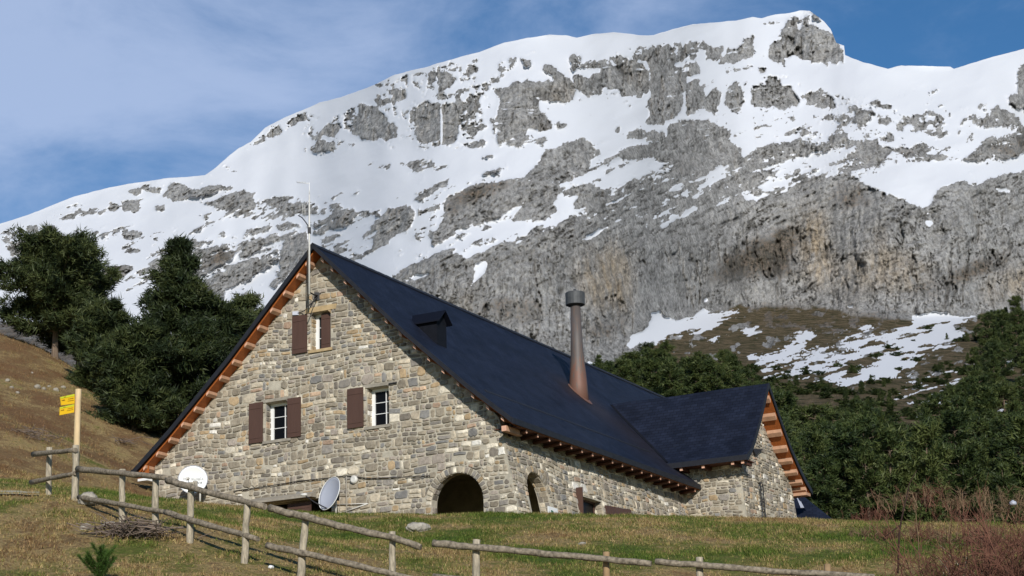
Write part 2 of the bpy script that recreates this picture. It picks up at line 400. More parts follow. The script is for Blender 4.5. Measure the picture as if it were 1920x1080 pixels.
# ------------------------------------------------------------------ object helpers
def tag(o, label=None, cat=None, group=None, kind=None):
    if label: o['label'] = label
    if cat: o['category'] = cat
    if group: o['group'] = group
    if kind: o['kind'] = kind
    return o
def empty(name, location, rz=0.0):
    o = bpy.data.objects.new(name, None); o.empty_display_size = .3
    COL.objects.link(o); o.location = location; o.rotation_euler = (0, 0, rz)
    return o
def np_mesh(name, V, tris=None, quads=None, mats=(), attrs=None, smooth=False):
    me = bpy.data.meshes.new(name)
    V = np.asarray(V, np.float32)
    nt_ = 0 if tris is None else len(tris); nq = 0 if quads is None else len(quads)
    me.vertices.add(len(V)); me.vertices.foreach_set('co', V.ravel())
    me.loops.add(nt_ * 3 + nq * 4); me.polygons.add(nt_ + nq)
    li = []; st = []
    if nt_: li.append(np.asarray(tris).ravel()); st.append(np.arange(nt_) * 3)
    if nq: li.append(np.asarray(quads).ravel()); st.append(nt_ * 3 + np.arange(nq) * 4)
    me.loops.foreach_set('vertex_index', np.concatenate(li).astype(np.int32))
    me.polygons.foreach_set('loop_start', np.concatenate(st).astype(np.int32))
    if smooth: me.polygons.foreach_set('use_smooth', np.ones(nt_ + nq, bool))
    for m in mats: me.materials.append(m)
    for k, a in (attrs or {}).items():
        at_ = me.attributes.new(k, 'FLOAT', 'POINT'); at_.data.foreach_set('value', np.asarray(a, np.float32).ravel())
    me.update(calc_edges=True); me.validate()
    return me
class MB:
    def __init__(s): s.v = []; s.f = []; s.m = []; s.sm = []; s.col = {}
    def add(s, vs, fs, m=0, smooth=False):
        b = len(s.v); s.v += [tuple(map(float, p)) for p in vs]
        for f in fs: s.f.append([b + i for i in f]); s.m.append(m); s.sm.append(smooth)
        return b
    def hexa(s, p, m=0):   # 8 corners: bottom 4 then top 4
        s.add(p, [(0, 3, 2, 1), (4, 5, 6, 7), (0, 1, 5, 4), (1, 2, 6, 5), (2, 3, 7, 6), (3, 0, 4, 7)], m)
    def box(s, x0, x1, y0, y1, z0, z1, m=0):
        s.hexa([(x0, y0, z0), (x1, y0, z0), (x1, y1, z0), (x0, y1, z0), (x0, y0, z1), (x1, y0, z1), (x1, y1, z1), (x0, y1, z1)], m)
    def tube(s, pts, rad, n=8, m=0, cap=True, smooth=True, wob=0, rng=None):
        pts = [Vector(p) for p in pts]
        if not hasattr(rad, '__len__'): rad = [rad] * len(pts)
        b = len(s.v); prev = None
        for i, p in enumerate(pts):
            d = (pts[min(i + 1, len(pts) - 1)] - pts[max(i - 1, 0)]).normalized()
            a = Vector((0, 0, 1)) if abs(d.z) < .9 else Vector((1, 0, 0))
            e1 = d.cross(a).normalized() if prev is None else (prev - d * prev.dot(d)).normalized()
            prev = e1; e2 = d.cross(e1)
            for k in range(n):
                t = 2 * math.pi * k / n; rr = rad[i] * (1 + (wob * (rng.random() - .5) if wob else 0))
                q = p + e1 * math.cos(t) * rr + e2 * math.sin(t) * rr
                s.v.append((q.x, q.y, q.z))
        for i in range(len(pts) - 1):
            for k in range(n):
                k2 = (k + 1) % n
                s.f.append([b + i * n + k, b + i * n + k2, b + (i + 1) * n + k2, b + (i + 1) * n + k]); s.m.append(m); s.sm.append(smooth)
        if cap:
            s.f.append([b + k for k in range(n)][::-1]); s.m.append(m); s.sm.append(False)
            e = b + (len(pts) - 1) * n; s.f.append([e + k for k in range(n)]); s.m.append(m); s.sm.append(False)
    def build(s, name, mats, parent=None):
        me = bpy.data.meshes.new(name); me.from_pydata(s.v, [], s.f)
        if not isinstance(mats, (list, tuple)): mats = [mats]
        for m in mats: me.materials.append(m)
        me.polygons.foreach_set('material_index', s.m); me.polygons.foreach_set('use_smooth', s.sm)
        me.update()
        o = bpy.data.objects.new(name, me); COL.objects.link(o)
        if parent: o.parent = parent
        return o
def link(name, me, parent=None, location=None):
    o = bpy.data.objects.new(name, me); COL.objects.link(o)
    if parent: o.parent = parent
    if location is not None: o.location = location
    return o
def copy_tree(o, parent=None):
    c = o.copy(); COL.objects.link(c)
    if parent: c.parent = parent
    for ch in list(o.children): copy_tree(ch, c)
    return c
# ------------------------------------------------------------------ near ground (grassy slope)
_cp = [ # pixel x, pixel y, distance
 (457,1060,37),(355,1020,38.2),(291,990,39),(228,985,39.8),(142,938,41.5),(92,930,43),(565,1088,36.3),(735,1120,35.5),(893,1139,35),(1135,1165,34.5),(1310,1180,34),(1580,1195,33.5),(1900,1210,33),
 (0,1080,34.5),(200,1085,34.8),(-150,1000,38),
 (300,945,56),(350,950,57),(450,956,58),(600,964,56),(780,966,54),(960,966,53),(1150,969,52),(1300,971,52),(1490,973,54),(1580,979,53),(1700,992,49),(1900,1015,43),(2050,1030,40),
 (600,1010,46),(960,1040,43),(1300,1060,42),(1600,1085,41),
 (0,930,47),(60,905,51),(0,800,63),(200,850,69),(0,700,80),(100,664,90),(0,643,92),(-150,630,92),(225,765,82),(290,812,77),(240,870,71),(250,925,62.5),(215,905,63),(-150,800,62)]
P3 = [at(*c) for c in _cp]
P3 += [np.array(q, float) for q in [(-2,64,9.0),(2,75,10.2),(-4,80,11),(8,70,9.6),(4,90,11.5),(12,85,10.2),(20,70,8.6),(20,100,11),(35,60,6.5),(40,90,8),(0,105,13),(-12,84,15),(-18,95,19),(-30,108,22.5),(-24,106,21.5),(-45,100,24),(-14,105,17),
   (-10,25,2.5),(0,25,2.4),(12,25,1.9),(-6,15,-.5),(8,15,-.8),(0,6,-1.7),(-25,25,3.5),(30,25,.8),(-40,60,13),(-45,35,7)]]
P3 = np.array(P3)
def _tps(r2): return r2 * np.log(r2 + 1e-9) * .5
_n = len(P3); _K = _tps(((P3[:, None, :2] - P3[None, :, :2]) ** 2).sum(-1)) + np.eye(_n) * 1.0
_Pm = np.c_[np.ones(_n), P3[:, :2]]
_A = np.block([[_K, _Pm], [_Pm.T, np.zeros((3, 3))]])
_w = np.linalg.solve(_A, np.r_[P3[:, 2], 0, 0, 0])
def gz(x, y, detail=True):
    x = np.atleast_1d(np.asarray(x, float)); y = np.atleast_1d(np.asarray(y, float)); sh = x.shape
    x = x.ravel(); y = y.ravel(); o = np.empty(len(x))
    for i in range(0, len(x), 20000):
        xx = x[i:i + 20000]; yy = y[i:i + 20000]
        o[i:i + 20000] = _tps((xx[:, None] - P3[:, 0]) ** 2 + (yy[:, None] - P3[:, 1]) ** 2) @ _w[:_n] + _w[_n] + _w[_n + 1] * xx + _w[_n + 2] * yy
    if detail:
        o = o + .10 * fbm(x * .35, y * .35, 3, 4) + .035 * fbm(x * 1.9, y * 1.9, 5, 3)
    return o.reshape(sh)
def ground_hit(px, py, d0=20, d1=120):
    r = ray(px, py); D = np.arange(d0, d1, .1)
    z = gz(r[0] / r[1] * D, D); k = np.nonzero(z >= r[2] / r[1] * D)[0]
    D_ = D[k[0]] if len(k) else d1
    return r * (D_ / r[1])
ys = np.concatenate([np.arange(4, 30, .5), np.arange(30, 62, .16), np.arange(62, 112, .5)])
xs = np.concatenate([np.arange(-48, -20, .5), np.arange(-20, 20, .16), np.arange(20, 48, .5)])
gx, gy = np.meshgrid(xs, ys)
gzz = gz(gx, gy)
nx_, ny_ = len(xs), len(ys)
idx = np.arange(nx_ * ny_).reshape(ny_, nx_)
quads = np.stack([idx[:-1, :-1], idx[:-1, 1:], idx[1:, 1:], idx[1:, :-1]], -1).reshape(-1, 4)
def dryness(x, y):
    # browner on the high left hill and bottom left corner, greener on the brow before the house
    d = .02 + .13 * np.clip((-x - 6) / 12, 0, 1) * np.clip((y - 45) / 12, 0, 1.2)
    d = d + .12 * np.exp(-((x + 8.8) ** 2 / 6 + (y - 37) ** 2 / 4)) 
    d = d - .085 * np.exp(-((y - 50) / 7) ** 2) * (np.abs(x) < 14)
    d = d + .16 * np.exp(-((x - 7) ** 2 / 1.5 + (y - 52) ** 2 / 5)) + .10 * np.clip((x - 9) / 5, 0, 1)
    d = d + .14 * np.exp(-((x - 1.5) ** 2 / 2 + (y - 47) ** 2 / 3))
    return d + .02 + .14 * fbm(x * .5, y * .3, 11, 4)
me = np_mesh('ground', np.stack([gx, gy, gzz], -1).reshape(-1, 3), quads=quads, mats=[M['ground']], attrs={'dry': dryness(gx, gy)}, smooth=True)
tag(link('ground', me), kind='structure')

# grass tufts on the part of the slope that is seen close by
rg = np.random.default_rng(5)
def scatter_grass(n, ylo, yhi, hmin, hmax, seed):
    r = np.random.default_rng(seed)
    y = ylo + (yhi - ylo) * r.random(n) ** .8
    x = (r.random(n) * 2 - 1) * (y * .285 + 1)
    cl = fbm(x * 1.3, y * 1.3, 21, 3)
    keep = r.random(n) < (.35 + 1.2 * np.clip(cl + .3, 0, 1))
    x, y = x[keep], y[keep]; n = len(x)
    z = gz(x, y)
    B = 6
    cx = np.repeat(x, B) + r.normal(0, .05, n * B); cy = np.repeat(y, B) + r.normal(0, .05, n * B); cz = np.repeat(z, B) - .01
    h = r.uniform(hmin, hmax, n * B) * np.repeat(.6 + .8 * np.clip(cl[keep] + .5, 0, 1.2), B)
    az = r.uniform(0, 2 * np.pi, n * B); ln = r.uniform(.2, 1.3, n * B); w = r.uniform(.006, .014, n * B)
    dx, dy = np.cos(az), np.sin(az)
    b0 = np.stack([cx - dy * w, cy + dx * w, cz], -1); b1 = np.stack([cx + dy * w, cy - dx * w, cz], -1)
    t0 = np.stack([cx + dx * h * ln, cy + dy * h * ln, cz + h], -1)
    V = np.stack([b0, b1, t0], 1).reshape(-1, 3)
    return V, np.repeat(dryness(cx, cy) + r.normal(0, .07, n * B), 3)
V1, a1 = scatter_grass(75000, 31, 58, .03, .085, 1)
V2, a2 = scatter_grass(30000, 56, 96, .05, .12, 2)
V = np.concatenate([V1, V2]); a = np.concatenate([a1, a2])
me = np_mesh('grass', V, tris=np.arange(len(V)).reshape(-1, 3), mats=[M['grass']], attrs={'dry': a})
tag(link('grass', me), 'short half dry mountain grass covering the slope in front of the stone house', 'grass', kind='stuff')

# ------------------------------------------------------------------ mountain and wooded hillside behind, one relief surface
def T(ox, oy, k): return lambda *p: [(ox + x / k, oy + y / k) for x, y in p]
A1 = T(0, 280, 3); A2 = T(360, 0, 3); A3 = T(900, 0, 3.556); A4 = T(1380, 0, 3.556); A5 = T(600, 280, 3.2); A6 = T(1100, 280, 2.3415); A0 = T(0, 0, 1)
SKYL = [(-160,470),(-60,440),(0,420),(60,400),(130,372),(180,357),(240,345),(320,333),(384,329),(400,318),(430,291),(447,278),(470,266),(497,240),(520,227),(560,209),(600,192),(640,182),(700,160),(740,140),(800,125),(850,110),(900,97),(945,80),(985,72),(1030,65),(1060,66),(1082,70),(1110,64),(1150,60),(1200,66),(1225,66),(1260,55),(1300,45),(1350,41),(1380,39),(1412,31),(1428,34),(1455,27),(1480,25),(1500,20),(1518,20),(1535,32),(1545,40),(1558,55),(1568,80),(1583,86),(1584,103),(1620,117),(1665,129),(1690,123),(1740,124),(1782,125),(1788,129),(1830,116),(1880,102),(1920,92),(1980,70),(2100,30)]
# (polygon, rockiness 0..1) painted in order over full snow
ROCK = [
 # lower band: mixed slabs, then solid walls
 (A6((150,180),(260,110),(420,50),(650,30),(900,-30),(1200,-20),(1250,40),(1150,110),(1000,120),(900,170),(700,230),(500,300),(380,340),(250,340),(0,400),(-120,420),(-120,330),(0,270)),.72),
 (A6((0,395),(120,345),(250,315),(330,340),(430,300),(500,265),(600,240),(700,228),(800,205),(900,172),(1000,125),(1150,110),(1215,150),(1300,190),(1440,240),(1500,270),(1520,200),(1560,170),(1640,130),(1690,160),(1760,130),(2100,60),(2200,1800),(0,1800)),1),
 (A5((430,760),(550,680),(660,650),(800,625),(880,650),(980,620),(1060,570),(1190,560),(1300,530),(1400,470),(1480,420),(1600,380),(1620,2600),(-400,2600),(-300,1150),(250,1050),(430,760)),1),
 # left ridge
 (A1((700,215),(790,210),(800,240),(760,255),(715,235)),.8),(A1((790,205),(860,195),(900,215),(915,240),(880,250),(820,235)),.75),
 (A1((920,240),(960,185),(1030,190),(1060,230),(1050,280),(1030,300),(960,290),(915,265)),1),
 (A1((1050,220),(1200,205),(1320,215),(1300,235),(1200,250),(1130,280),(1050,285)),1),
 (A1((1130,300),(1200,290),(1310,240),(1370,225),(1420,265),(1440,330),(1420,370),(1340,350),(1180,320)),1),
 (A1((1440,290),(1600,265),(1710,270),(1600,300),(1520,330),(1440,335)),.8),(A1((1510,350),(1600,300),(1720,290),(1770,330),(1850,350),(1830,370),(1700,370),(1560,365)),.85),
 (A1((680,290),(760,285),(795,320),(770,360),(700,345)),1),(A1((600,300),(650,300),(675,330),(650,350),(615,340)),.9),(A1((870,325),(920,325),(935,350),(910,370),(880,350)),1),
 (A1((385,320),(430,300),(445,315),(400,330)),.8),(A1((450,345),(520,315),(530,335),(480,360)),.9),(A1((280,370),(420,300),(600,330),(600,360),(300,400)),.44),
 (A1((160,430),(210,430),(230,470),(190,540),(120,600),(60,610),(40,560),(90,540),(130,480)),.85),(A1((0,460),(110,460),(60,500),(90,540),(30,560)),.45),(A1((270,425),(320,430),(325,460),(290,465)),.9),
 (A1((690,450),(760,448),(810,480),(810,505),(740,510),(690,490)),1),(A1((670,545),(760,540),(800,570),(740,580),(680,570)),.62),
 (A1((1150,370),(1180,370),(1180,388),(1155,388)),1),(A1((840,500),(870,500),(890,525),(865,525)),.9),(A1((1060,505),(1110,510),(1110,535),(1070,540)),1),
 (A1((500,480),(740,425),(750,440),(520,500)),.45),(A1((1220,460),(1270,465),(1260,480),(1225,475)),.8),
 (A1((770,690),(900,610),(1000,560),(1130,560),(1200,540),(1500,495),(1640,485),(1650,505),(1500,530),(1330,580),(1280,640),(1200,680),(1100,730),(900,760)),.74),
 (A1((1130,760),(1200,720),(1300,650),(1430,610),(1500,620),(1490,660),(1400,740),(1280,780),(1200,850),(1150,820),(1100,800)),1),
 (A1((1500,780),(1560,700),(1590,560),(1640,500),(1730,460),(1745,520),(1740,560),(1600,720),(1540,780)),1),
 (A1((560,690),(640,650),(730,650),(740,680),(690,720),(600,760)),1),(A1((1540,430),(1620,405),(1710,430),(1660,450),(1570,450)),.9),
 (A1((1200,500),(1350,460),(1560,420),(1500,470),(1300,510)),.46),(A1((1340,570),(1440,540),(1570,560),(1500,575),(1400,590),(1350,620)),.75),
 (A1((1750,440),(1850,385),(1920,375),(1980,380),(1980,430),(1850,450),(1800,500),(1760,480)),.8),
 (A1((1200,880),(1240,820),(1270,830),(1240,880)),.8),(A1((1250,900),(1380,810),(1500,805),(1400,860)),.8),(A1((1530,320),(1700,390),(1400,390),(1200,350),(1200,345)),.35),
 # flank of the back peak and its cliffs
 (A2((415,770),(430,720),(490,700),(500,745),(430,775)),1),(A2((520,720),(560,670),(650,635),(600,690),(530,735)),.66),(A2((60,980),(240,890),(330,810),(400,760),(420,775),(300,850),(240,895)),.42),
 (A2((720,740),(770,690),(830,690),(850,720),(800,765),(730,765)),.95),(A2((870,610),(910,600),(920,650),(935,670),(930,760),(860,740),(850,690)),.8),
 (A2((940,590),(1020,590),(1060,620),(1090,650),(1110,690),(1160,710),(1150,780),(1090,795),(1060,770),(1010,790),(940,780),(930,660)),1),
 (A2((980,550),(1090,500),(1200,510),(1200,560),(1100,600),(1210,620),(1200,680),(1120,640),(1060,600)),.6),
 (A2((1220,630),(1300,590),(1390,580),(1400,790),(1290,800),(1250,780),(1260,690),(1220,690)),1),(A2((1400,590),(1430,540),(1500,560),(1510,600),(1510,770),(1480,800),(1410,800)),1),
 (A2((1510,570),(1610,550),(1660,740),(1560,780),(1500,770)),.62),(A2((1480,840),(1500,800),(1650,770),(1640,830)),.62),(A2((600,820),(700,800),(850,790),(930,810),(840,850),(640,850)),.52),
 (A2((1250,820),(1400,800),(1390,825),(1260,840)),.55),(A2((1240,420),(1380,370),(1600,330),(1620,400),(1480,480),(1380,530),(1310,500),(1330,440)),.52),
 (A2((1380,470),(1430,410),(1475,450),(1460,490),(1390,510)),1),(A2((1320,550),(1700,450),(1650,550),(1400,590)),.42),(A2((980,930),(1070,920),(1130,905),(1100,945),(1000,955)),.55),
 (A2((1170,900),(1350,900),(1380,930),(1470,935),(1400,950),(1280,965),(1180,930)),.72),(A2((1620,880),(1700,880),(1700,892),(1630,892)),.8),(A2((1640,970),(1720,950),(1740,980)),.6),
 (A2((640,760),(700,700),(720,740),(720,800)),.4),(A2((1000,470),(1100,440),(1240,420),(1300,500),(1100,500)),.38),
 (A3((75,600),(140,590),(250,540),(320,530),(380,570),(390,640),(410,740),(470,820),(485,860),(450,885),(330,870),(250,905),(150,910),(115,800),(140,660),(100,640)),1),
 (A3((60,800),(110,790),(160,900),(330,900),(490,935),(400,955),(250,975),(120,975),(110,900)),.75),(A3((110,440),(200,380),(260,380),(200,480),(120,570),(60,560)),.62),(A3((270,400),(330,390),(340,430),(290,440)),.8),
 (A3((425,425),(500,430),(545,480),(600,520),(625,620),(620,670),(540,690),(460,670),(390,670),(385,530),(440,540),(500,545),(480,500),(430,470)),1),
 (A3((600,370),(660,350),(720,400),(620,460)),.55),(A3((620,490),(720,520),(750,480),(820,480),(830,580),(800,620),(730,650),(650,610),(630,560)),1),
 (A3((620,410),(760,400),(960,370),(1000,400),(990,450),(880,480),(800,470),(700,440),(640,450)),.78),
 (A3((800,470),(900,450),(1000,400),(1080,420),(1130,500),(1135,560),(1120,630),(1000,655),(930,640),(920,600),(850,600),(820,540)),1),
 (A3((1000,380),(1080,300),(1200,300),(1350,290),(1500,270),(1500,310),(1370,360),(1240,420),(1120,420)),.75),
 (A3((1080,350),(1150,330),(1190,400),(1350,360),(1380,390),(1240,440),(1460,430),(1470,480),(1380,520),(1370,600),(1340,740),(1260,800),(1100,835),(1130,760),(1135,560),(1150,520),(1130,440)),1),
 (A3((1390,545),(1450,530),(1500,620),(1500,690),(1450,740),(1380,770),(1370,610)),1),(A3((1385,370),(1440,320),(1480,370),(1400,390)),1),
 (A3((1480,310),(1620,310),(1600,400),(1500,380)),.85),(A3((1600,430),(1650,320),(1750,300),(1830,240),(1835,390),(1740,400),(1700,430)),1),
 (A3((1500,680),(1560,570),(1590,580),(1620,680),(1560,760),(1500,740)),1),(A3((1640,680),(1660,600),(1710,540),(1750,590),(1765,690),(1700,755),(1660,740)),1),
 (A3((900,875),(918,852),(942,870),(930,882)),1),(A3((510,820),(560,815),(585,835),(560,855),(520,845)),.85),
 (A3((395,1067),(440,1000),(560,960),(650,930),(720,925),(780,990),(830,1030),(780,1067)),1),(A3((920,1067),(960,980),(1000,870),(1060,860),(1240,890),(1240,950),(1180,1067)),.78),
 (A3((1170,1080),(1240,940),(1260,820),(1340,800),(1450,790),(1520,800),(1580,840),(1640,880),(1690,960),(1760,1020),(1720,1067),(1600,1100)),1),(A3((1600,450),(1840,420),(1800,470),(1650,500)),.4),
 (A3((1290,470),(1350,440),(1400,430),(1390,470),(1300,490)),.3),
 # summit block and right shoulder
 (A4((285,220),(320,160),(380,150),(420,170),(470,150),(540,180),(640,220),(690,300),(725,350),(720,410),(640,420),(600,440),(520,420),(440,400),(400,360),(340,380),(230,390),(225,340),(250,280),(300,260)),1),
 (A4((405,180),(425,175),(425,200),(405,205)),.2),(A4((180,150),(290,130),(290,170),(200,175)),.6),(A4((340,130),(430,100),(430,150),(340,160)),.65),(A4((470,80),(520,80),(580,130),(570,150),(500,130),(450,140)),.85),
 (A4((250,400),(320,400),(320,440),(270,430)),.85),(A4((90,710),(95,620),(120,570),(200,560),(210,500),(250,495),(300,550),(370,590),(420,660),(425,690),(330,710),(200,740)),1),
 (A4((150,450),(215,435),(200,470),(160,490)),.75),(A4((470,640),(530,590),(600,620),(670,690),(590,720),(480,690)),.88),(A4((650,630),(720,650),(760,690),(700,700)),.45),
 (A4((800,685),(900,700),(1050,700),(1040,720),(900,712)),.62),(A4((810,760),(920,750),(1040,790),(1000,830),(880,810)),.58),(A4((830,860),(950,850),(950,890),(850,890)),.6),
 (A4((960,920),(1010,875),(1065,930),(1040,955),(970,935)),1),(A4((1120,790),(1280,740),(1400,780),(1430,880),(1380,915),(1270,940),(1290,880),(1170,890),(1180,830),(1130,820)),.68),
 (A4((1490,820),(1540,770),(1700,770),(1700,710),(1780,710),(1820,760),(1880,760),(1900,830),(1650,850),(1560,810),(1500,840)),.85),(A4((1470,870),(1500,870),(1500,890),(1475,890)),1),
 (A4((2200,300),(1925,400),(1890,480),(1880,600),(1900,700),(1980,760),(2200,760)),1),(A4((1780,640),(1870,620),(1920,700),(1980,760),(1850,720)),.8),
 (A4((50,940),(180,900),(330,890),(480,860),(600,880),(480,900),(330,910),(200,930)),.5),(A4((150,850),(240,830),(240,860)),.6),
 (A4((100,1060),(270,1000),(450,1000),(600,930),(760,900),(800,930),(960,960),(1100,1000),(1200,980),(1400,1010),(1480,1067),(900,1100),(400,1100)),.66),
 (A4((800,1067),(810,960),(880,920),(950,930),(960,1000),(1000,1067)),1),(A4((1170,1000),(1230,980),(1350,1000),(1480,1067),(1250,1040)),1),
 (A4((1520,1067),(1600,1000),(1700,920),(1900,860),(2200,800),(2200,1067)),.78),
 # knobs and ribs of the middle band
 (A5((70,320),(100,320),(130,350),(200,370),(350,370),(360,400),(340,400),(200,400),(180,440),(100,480),(0,490),(0,440),(80,400),(40,360)),.8),
 (A5((360,400),(400,350),(480,330),(540,340),(580,380),(560,410),(560,460),(520,490),(420,530),(400,580),(290,610),(320,560),(360,480),(250,540),(300,470),(350,420)),1),
 (A5((580,350),(720,350),(720,380),(660,430),(600,390)),.78),
 (A5((740,330),(790,280),(900,220),(1040,195),(1210,185),(1240,200),(1300,180),(1430,210),(1440,250),(1400,330),(1420,370),(1350,410),(1240,430),(1160,445),(1210,350),(1240,290),(1190,340),(1090,400),(950,440),(850,470),(780,530),(720,560),(680,590),(660,550),(620,540),(700,480),(740,430),(750,380)),1),
 (A5((1210,180),(1300,80),(1400,20),(1600,-20),(1700,20),(1660,40),(1640,110),(1660,180),(1560,190),(1450,200),(1350,190)),1),(A5((1360,130),(1400,120),(1390,150)),.2),
 (A5((580,305),(640,250),(700,200),(770,190),(740,220),(640,280)),1),(A5((980,145),(1060,120),(1190,100),(1070,130),(1000,150)),.66),(A5((850,200),(900,190),(880,215)),.8),
 (A5((1450,270),(1550,230),(1640,210),(1720,220),(1740,260),(1690,320),(1520,360),(1550,290),(1490,300)),1),(A5((960,485),(1010,450),(1040,465),(980,490)),1),
 (A5((1180,540),(1280,470),(1440,430),(1440,440),(1330,490),(1220,545)),.85),(A5((370,660),(440,640),(450,650),(390,665)),.8),(A5((0,520),(120,510),(110,545),(0,560)),.7),
 (A5((120,610),(300,590),(200,650)),.75),(A5((540,650),(700,625),(800,590),(820,600),(640,665)),.72),
 (A5((0,560),(120,545),(110,600),(250,610),(330,600),(300,650),(200,700),(120,640),(0,600)),.55), (A5((600,430),(700,440),(660,520),(600,560),(560,500)),.45), (A5((880,560),(1000,520),(1100,540),(980,600)),.45), (A6((0,240),(130,180),(260,100),(300,150),(150,260),(0,330)),.7),
 # snow tongues lying over the rock
 (A6((20,50),(60,20),(60,-40),(300,-40),(150,20),(160,60),(230,50),(300,30),(290,80),(220,110),(130,190),(100,185),(0,150),(-60,160),(-60,110),(0,100)),.0),
 (A6((500,150),(560,90),(640,75),(600,120),(540,160),(490,195)),.0),(A6((330,240),(385,215),(390,190),(350,170),(450,170),(440,200),(390,205),(345,250)),.0),
 (A6((310,330),(400,300),(480,240),(490,255),(420,310),(330,342)),.0),(A6((560,240),(640,215),(600,238)),.05),(A6((680,195),(760,200),(830,150),(780,190),(790,210),(700,230)),.0),(A6((660,10),(800,-20),(700,50)),.05),
 (A6((1215,150),(1350,110),(1370,60),(1350,10),(1400,20),(1400,90),(1500,80),(1600,90),(1650,130),(1560,170),(1520,210),(1500,268),(1440,240),(1300,190)),.0),
 (A6((1650,135),(1700,80),(1800,60),(1960,10),(1960,60),(1800,110),(1720,155)),.0),(A6((1490,20),(1560,-20),(1700,-20),(1650,50),(1580,30)),.0),
 (A6((780,90),(860,60),(1000,30),(1190,-20),(1170,60),(1000,115),(920,100),(860,130),(820,100)),.12),(A6((1000,110),(1090,40),(1110,45),(1060,100)),.0),
 (A6((770,160),(830,140),(860,130),(900,135),(860,160),(800,190)),.1),(A6((1488,318),(1528,314),(1506,352)),.25),(A6((1500,268),(1510,290),(1490,290)),.0),(A6((1780,178),(1850,172),(1856,188),(1800,186)),.1),
 (A6((265,320),(275,320),(270,350),(262,350)),.1),(A6((0,385),(70,345),(60,365),(0,400)),.1),
 (A5((920,690),(960,675),(990,675),(1010,700),(1000,740),(930,800),(898,822),(920,760)),.0),(A5((480,795),(600,750),(660,735),(650,755),(600,770),(520,798)),.05),(A5((1540,530),(1590,535),(1650,532),(1600,552)),.1),(A5((1650,490),(1690,475),(1680,500)),.2),(A5((1120,685),(1160,685),(1140,697)),.2),
 (A5((1450,205),(1540,200),(1640,170),(1700,110),(1720,30),(1800,20),(1790,100),(1850,120),(1920,90),(1960,120),(1960,150),(1830,200),(1760,270),(1730,240),(1720,215),(1640,205),(1540,235),(1460,230)),.03),
 (A5((1420,330),(1480,280),(1550,285),(1530,350),(1600,365),(1440,430),(1240,440),(1350,412),(1440,370)),.0),
]
SNOWH = [ # snow on the meadow hillside, (polygon, snow 0..1)
 (A6((270,685),(290,710),(320,710),(350,740),(400,750),(470,740),(510,690),(560,722),(600,722),(690,708),(650,735),(600,755),(560,775),(555,805),(480,800),(440,790),(370,820),(300,858),(190,872),(165,862),(200,820),(250,800),(275,770),(290,730)),1),
 (A6((505,660),(540,655),(520,682)),1),(A6((675,788),(720,795),(770,790),(770,805),(700,813)),1),(A6((920,790),(1020,785),(1010,820),(960,850),(970,870),(890,900),(700,930),(690,915),(880,870),(930,840),(900,830)),.9),
 (A6((1110,790),(1150,795),(1250,772),(1240,800),(1130,815)),1),(A6((1145,680),(1175,680),(1170,692),(1150,692)),1),(A6((1060,750),(1085,750),(1080,765)),1),(A6((815,780),(840,780),(830,792)),1),
 (A6((700,925),(1000,862),(1300,800),(1420,775),(1640,790),(1640,840),(1480,900),(1450,960),(1280,1020),(1200,1030),(990,1010),(780,1000),(760,960)),.50),
 (A6((760,930),(960,885),(1100,850),(1280,815),(1330,830),(1150,875),(980,900),(900,930)),.74),
 (A6((1420,730),(1520,712),(1600,730),(1700,740),(1730,760),(1640,770),(1500,775),(1430,770)),.95),(A6((1350,790),(1640,775),(1650,825),(1560,840),(1480,880),(1470,910),(1380,880)),.76),
 (A6((1160,1000),(1200,970),(1290,950),(1330,925),(1440,920),(1440,960),(1330,1000),(1280,1018)),.95),(A6((990,1005),(1100,1000),(1190,1025),(1130,1033),(1000,1015)),1),(A6((520,840),(580,815),(590,820),(560,850)),.7),
 (A6((1810,930),(1870,920),(1870,945),(1820,960)),.8),(A6((1850,985),(1920,990),(1920,1010),(1860,1010)),.3),(A6((1120,780),(1060,960),(1040,960)),.2),
 (A6((0,925),(40,940),(60,960),(0,960)),1),(A0((1640,700),(1700,690),(1920,690),(1920,800),(1700,790)),.22),
]
VEG = [(A6((510,560),(600,480),(720,400),(830,360),(960,290),(960,350),(940,420),(900,500),(930,540),(700,540),(520,620)),.75),
 (A6((1000,230),(1150,150),(1250,200),(1300,240),(1150,262),(1040,265)),.6),(A6((1270,620),(1550,570),(1700,490),(1850,450),(1870,500),(1700,570),(1550,620),(1400,645)),.8),
 (A6((730,530),(900,510),(940,560),(740,570)),.7),(A6((200,690),(190,760),(100,860),(0,850),(0,740),(120,720)),.5),(A6((700,700),(900,690),(1100,740),(1400,720),(1420,780),(1100,800),(700,790)),.9),
 (A6((350,60),(450,40),(520,45),(440,100),(300,120),(370,90)),.7),(A6((0,170),(80,150),(120,190),(60,230),(0,250)),.3),
 (A5((740,330),(800,270),(930,210),(1040,190),(1240,185),(1200,225),(1000,250),(1000,290),(850,330),(780,420),(740,420)),.85),(A5((620,540),(700,490),(750,450),(720,530),(690,560)),.8),
 (A5((360,400),(400,345),(500,330),(560,350),(560,390),(480,370),(420,390)),.8),(A5((250,540),(340,460),(340,520),(280,545)),.8),(A5((60,400),(200,390),(180,450),(60,490)),.8),
 (A1((1130,560),(1330,540),(1330,600),(1250,660),(1150,680)),.75),(A1((1330,580),(1560,490),(1640,490),(1500,530),(1360,600)),.6),(A1((1640,520),(1740,450),(1745,520),(1640,560)),.8),(A1((560,690),(640,650),(740,650),(740,680),(600,760)),1.0),
 (A4((800,1067),(820,980),(880,1000),(1200,980),(1400,1010),(1480,1067)),.55),(A4((1520,1067),(1600,1000),(1900,860),(2100,860),(2000,1067)),.5),(A0((0,560),(300,560),(300,720),(-160,720),(-160,560)),.55),
 (A5((900,900),(1300,880),(1400,1000),(1300,1060),(900,1060)),.45)]
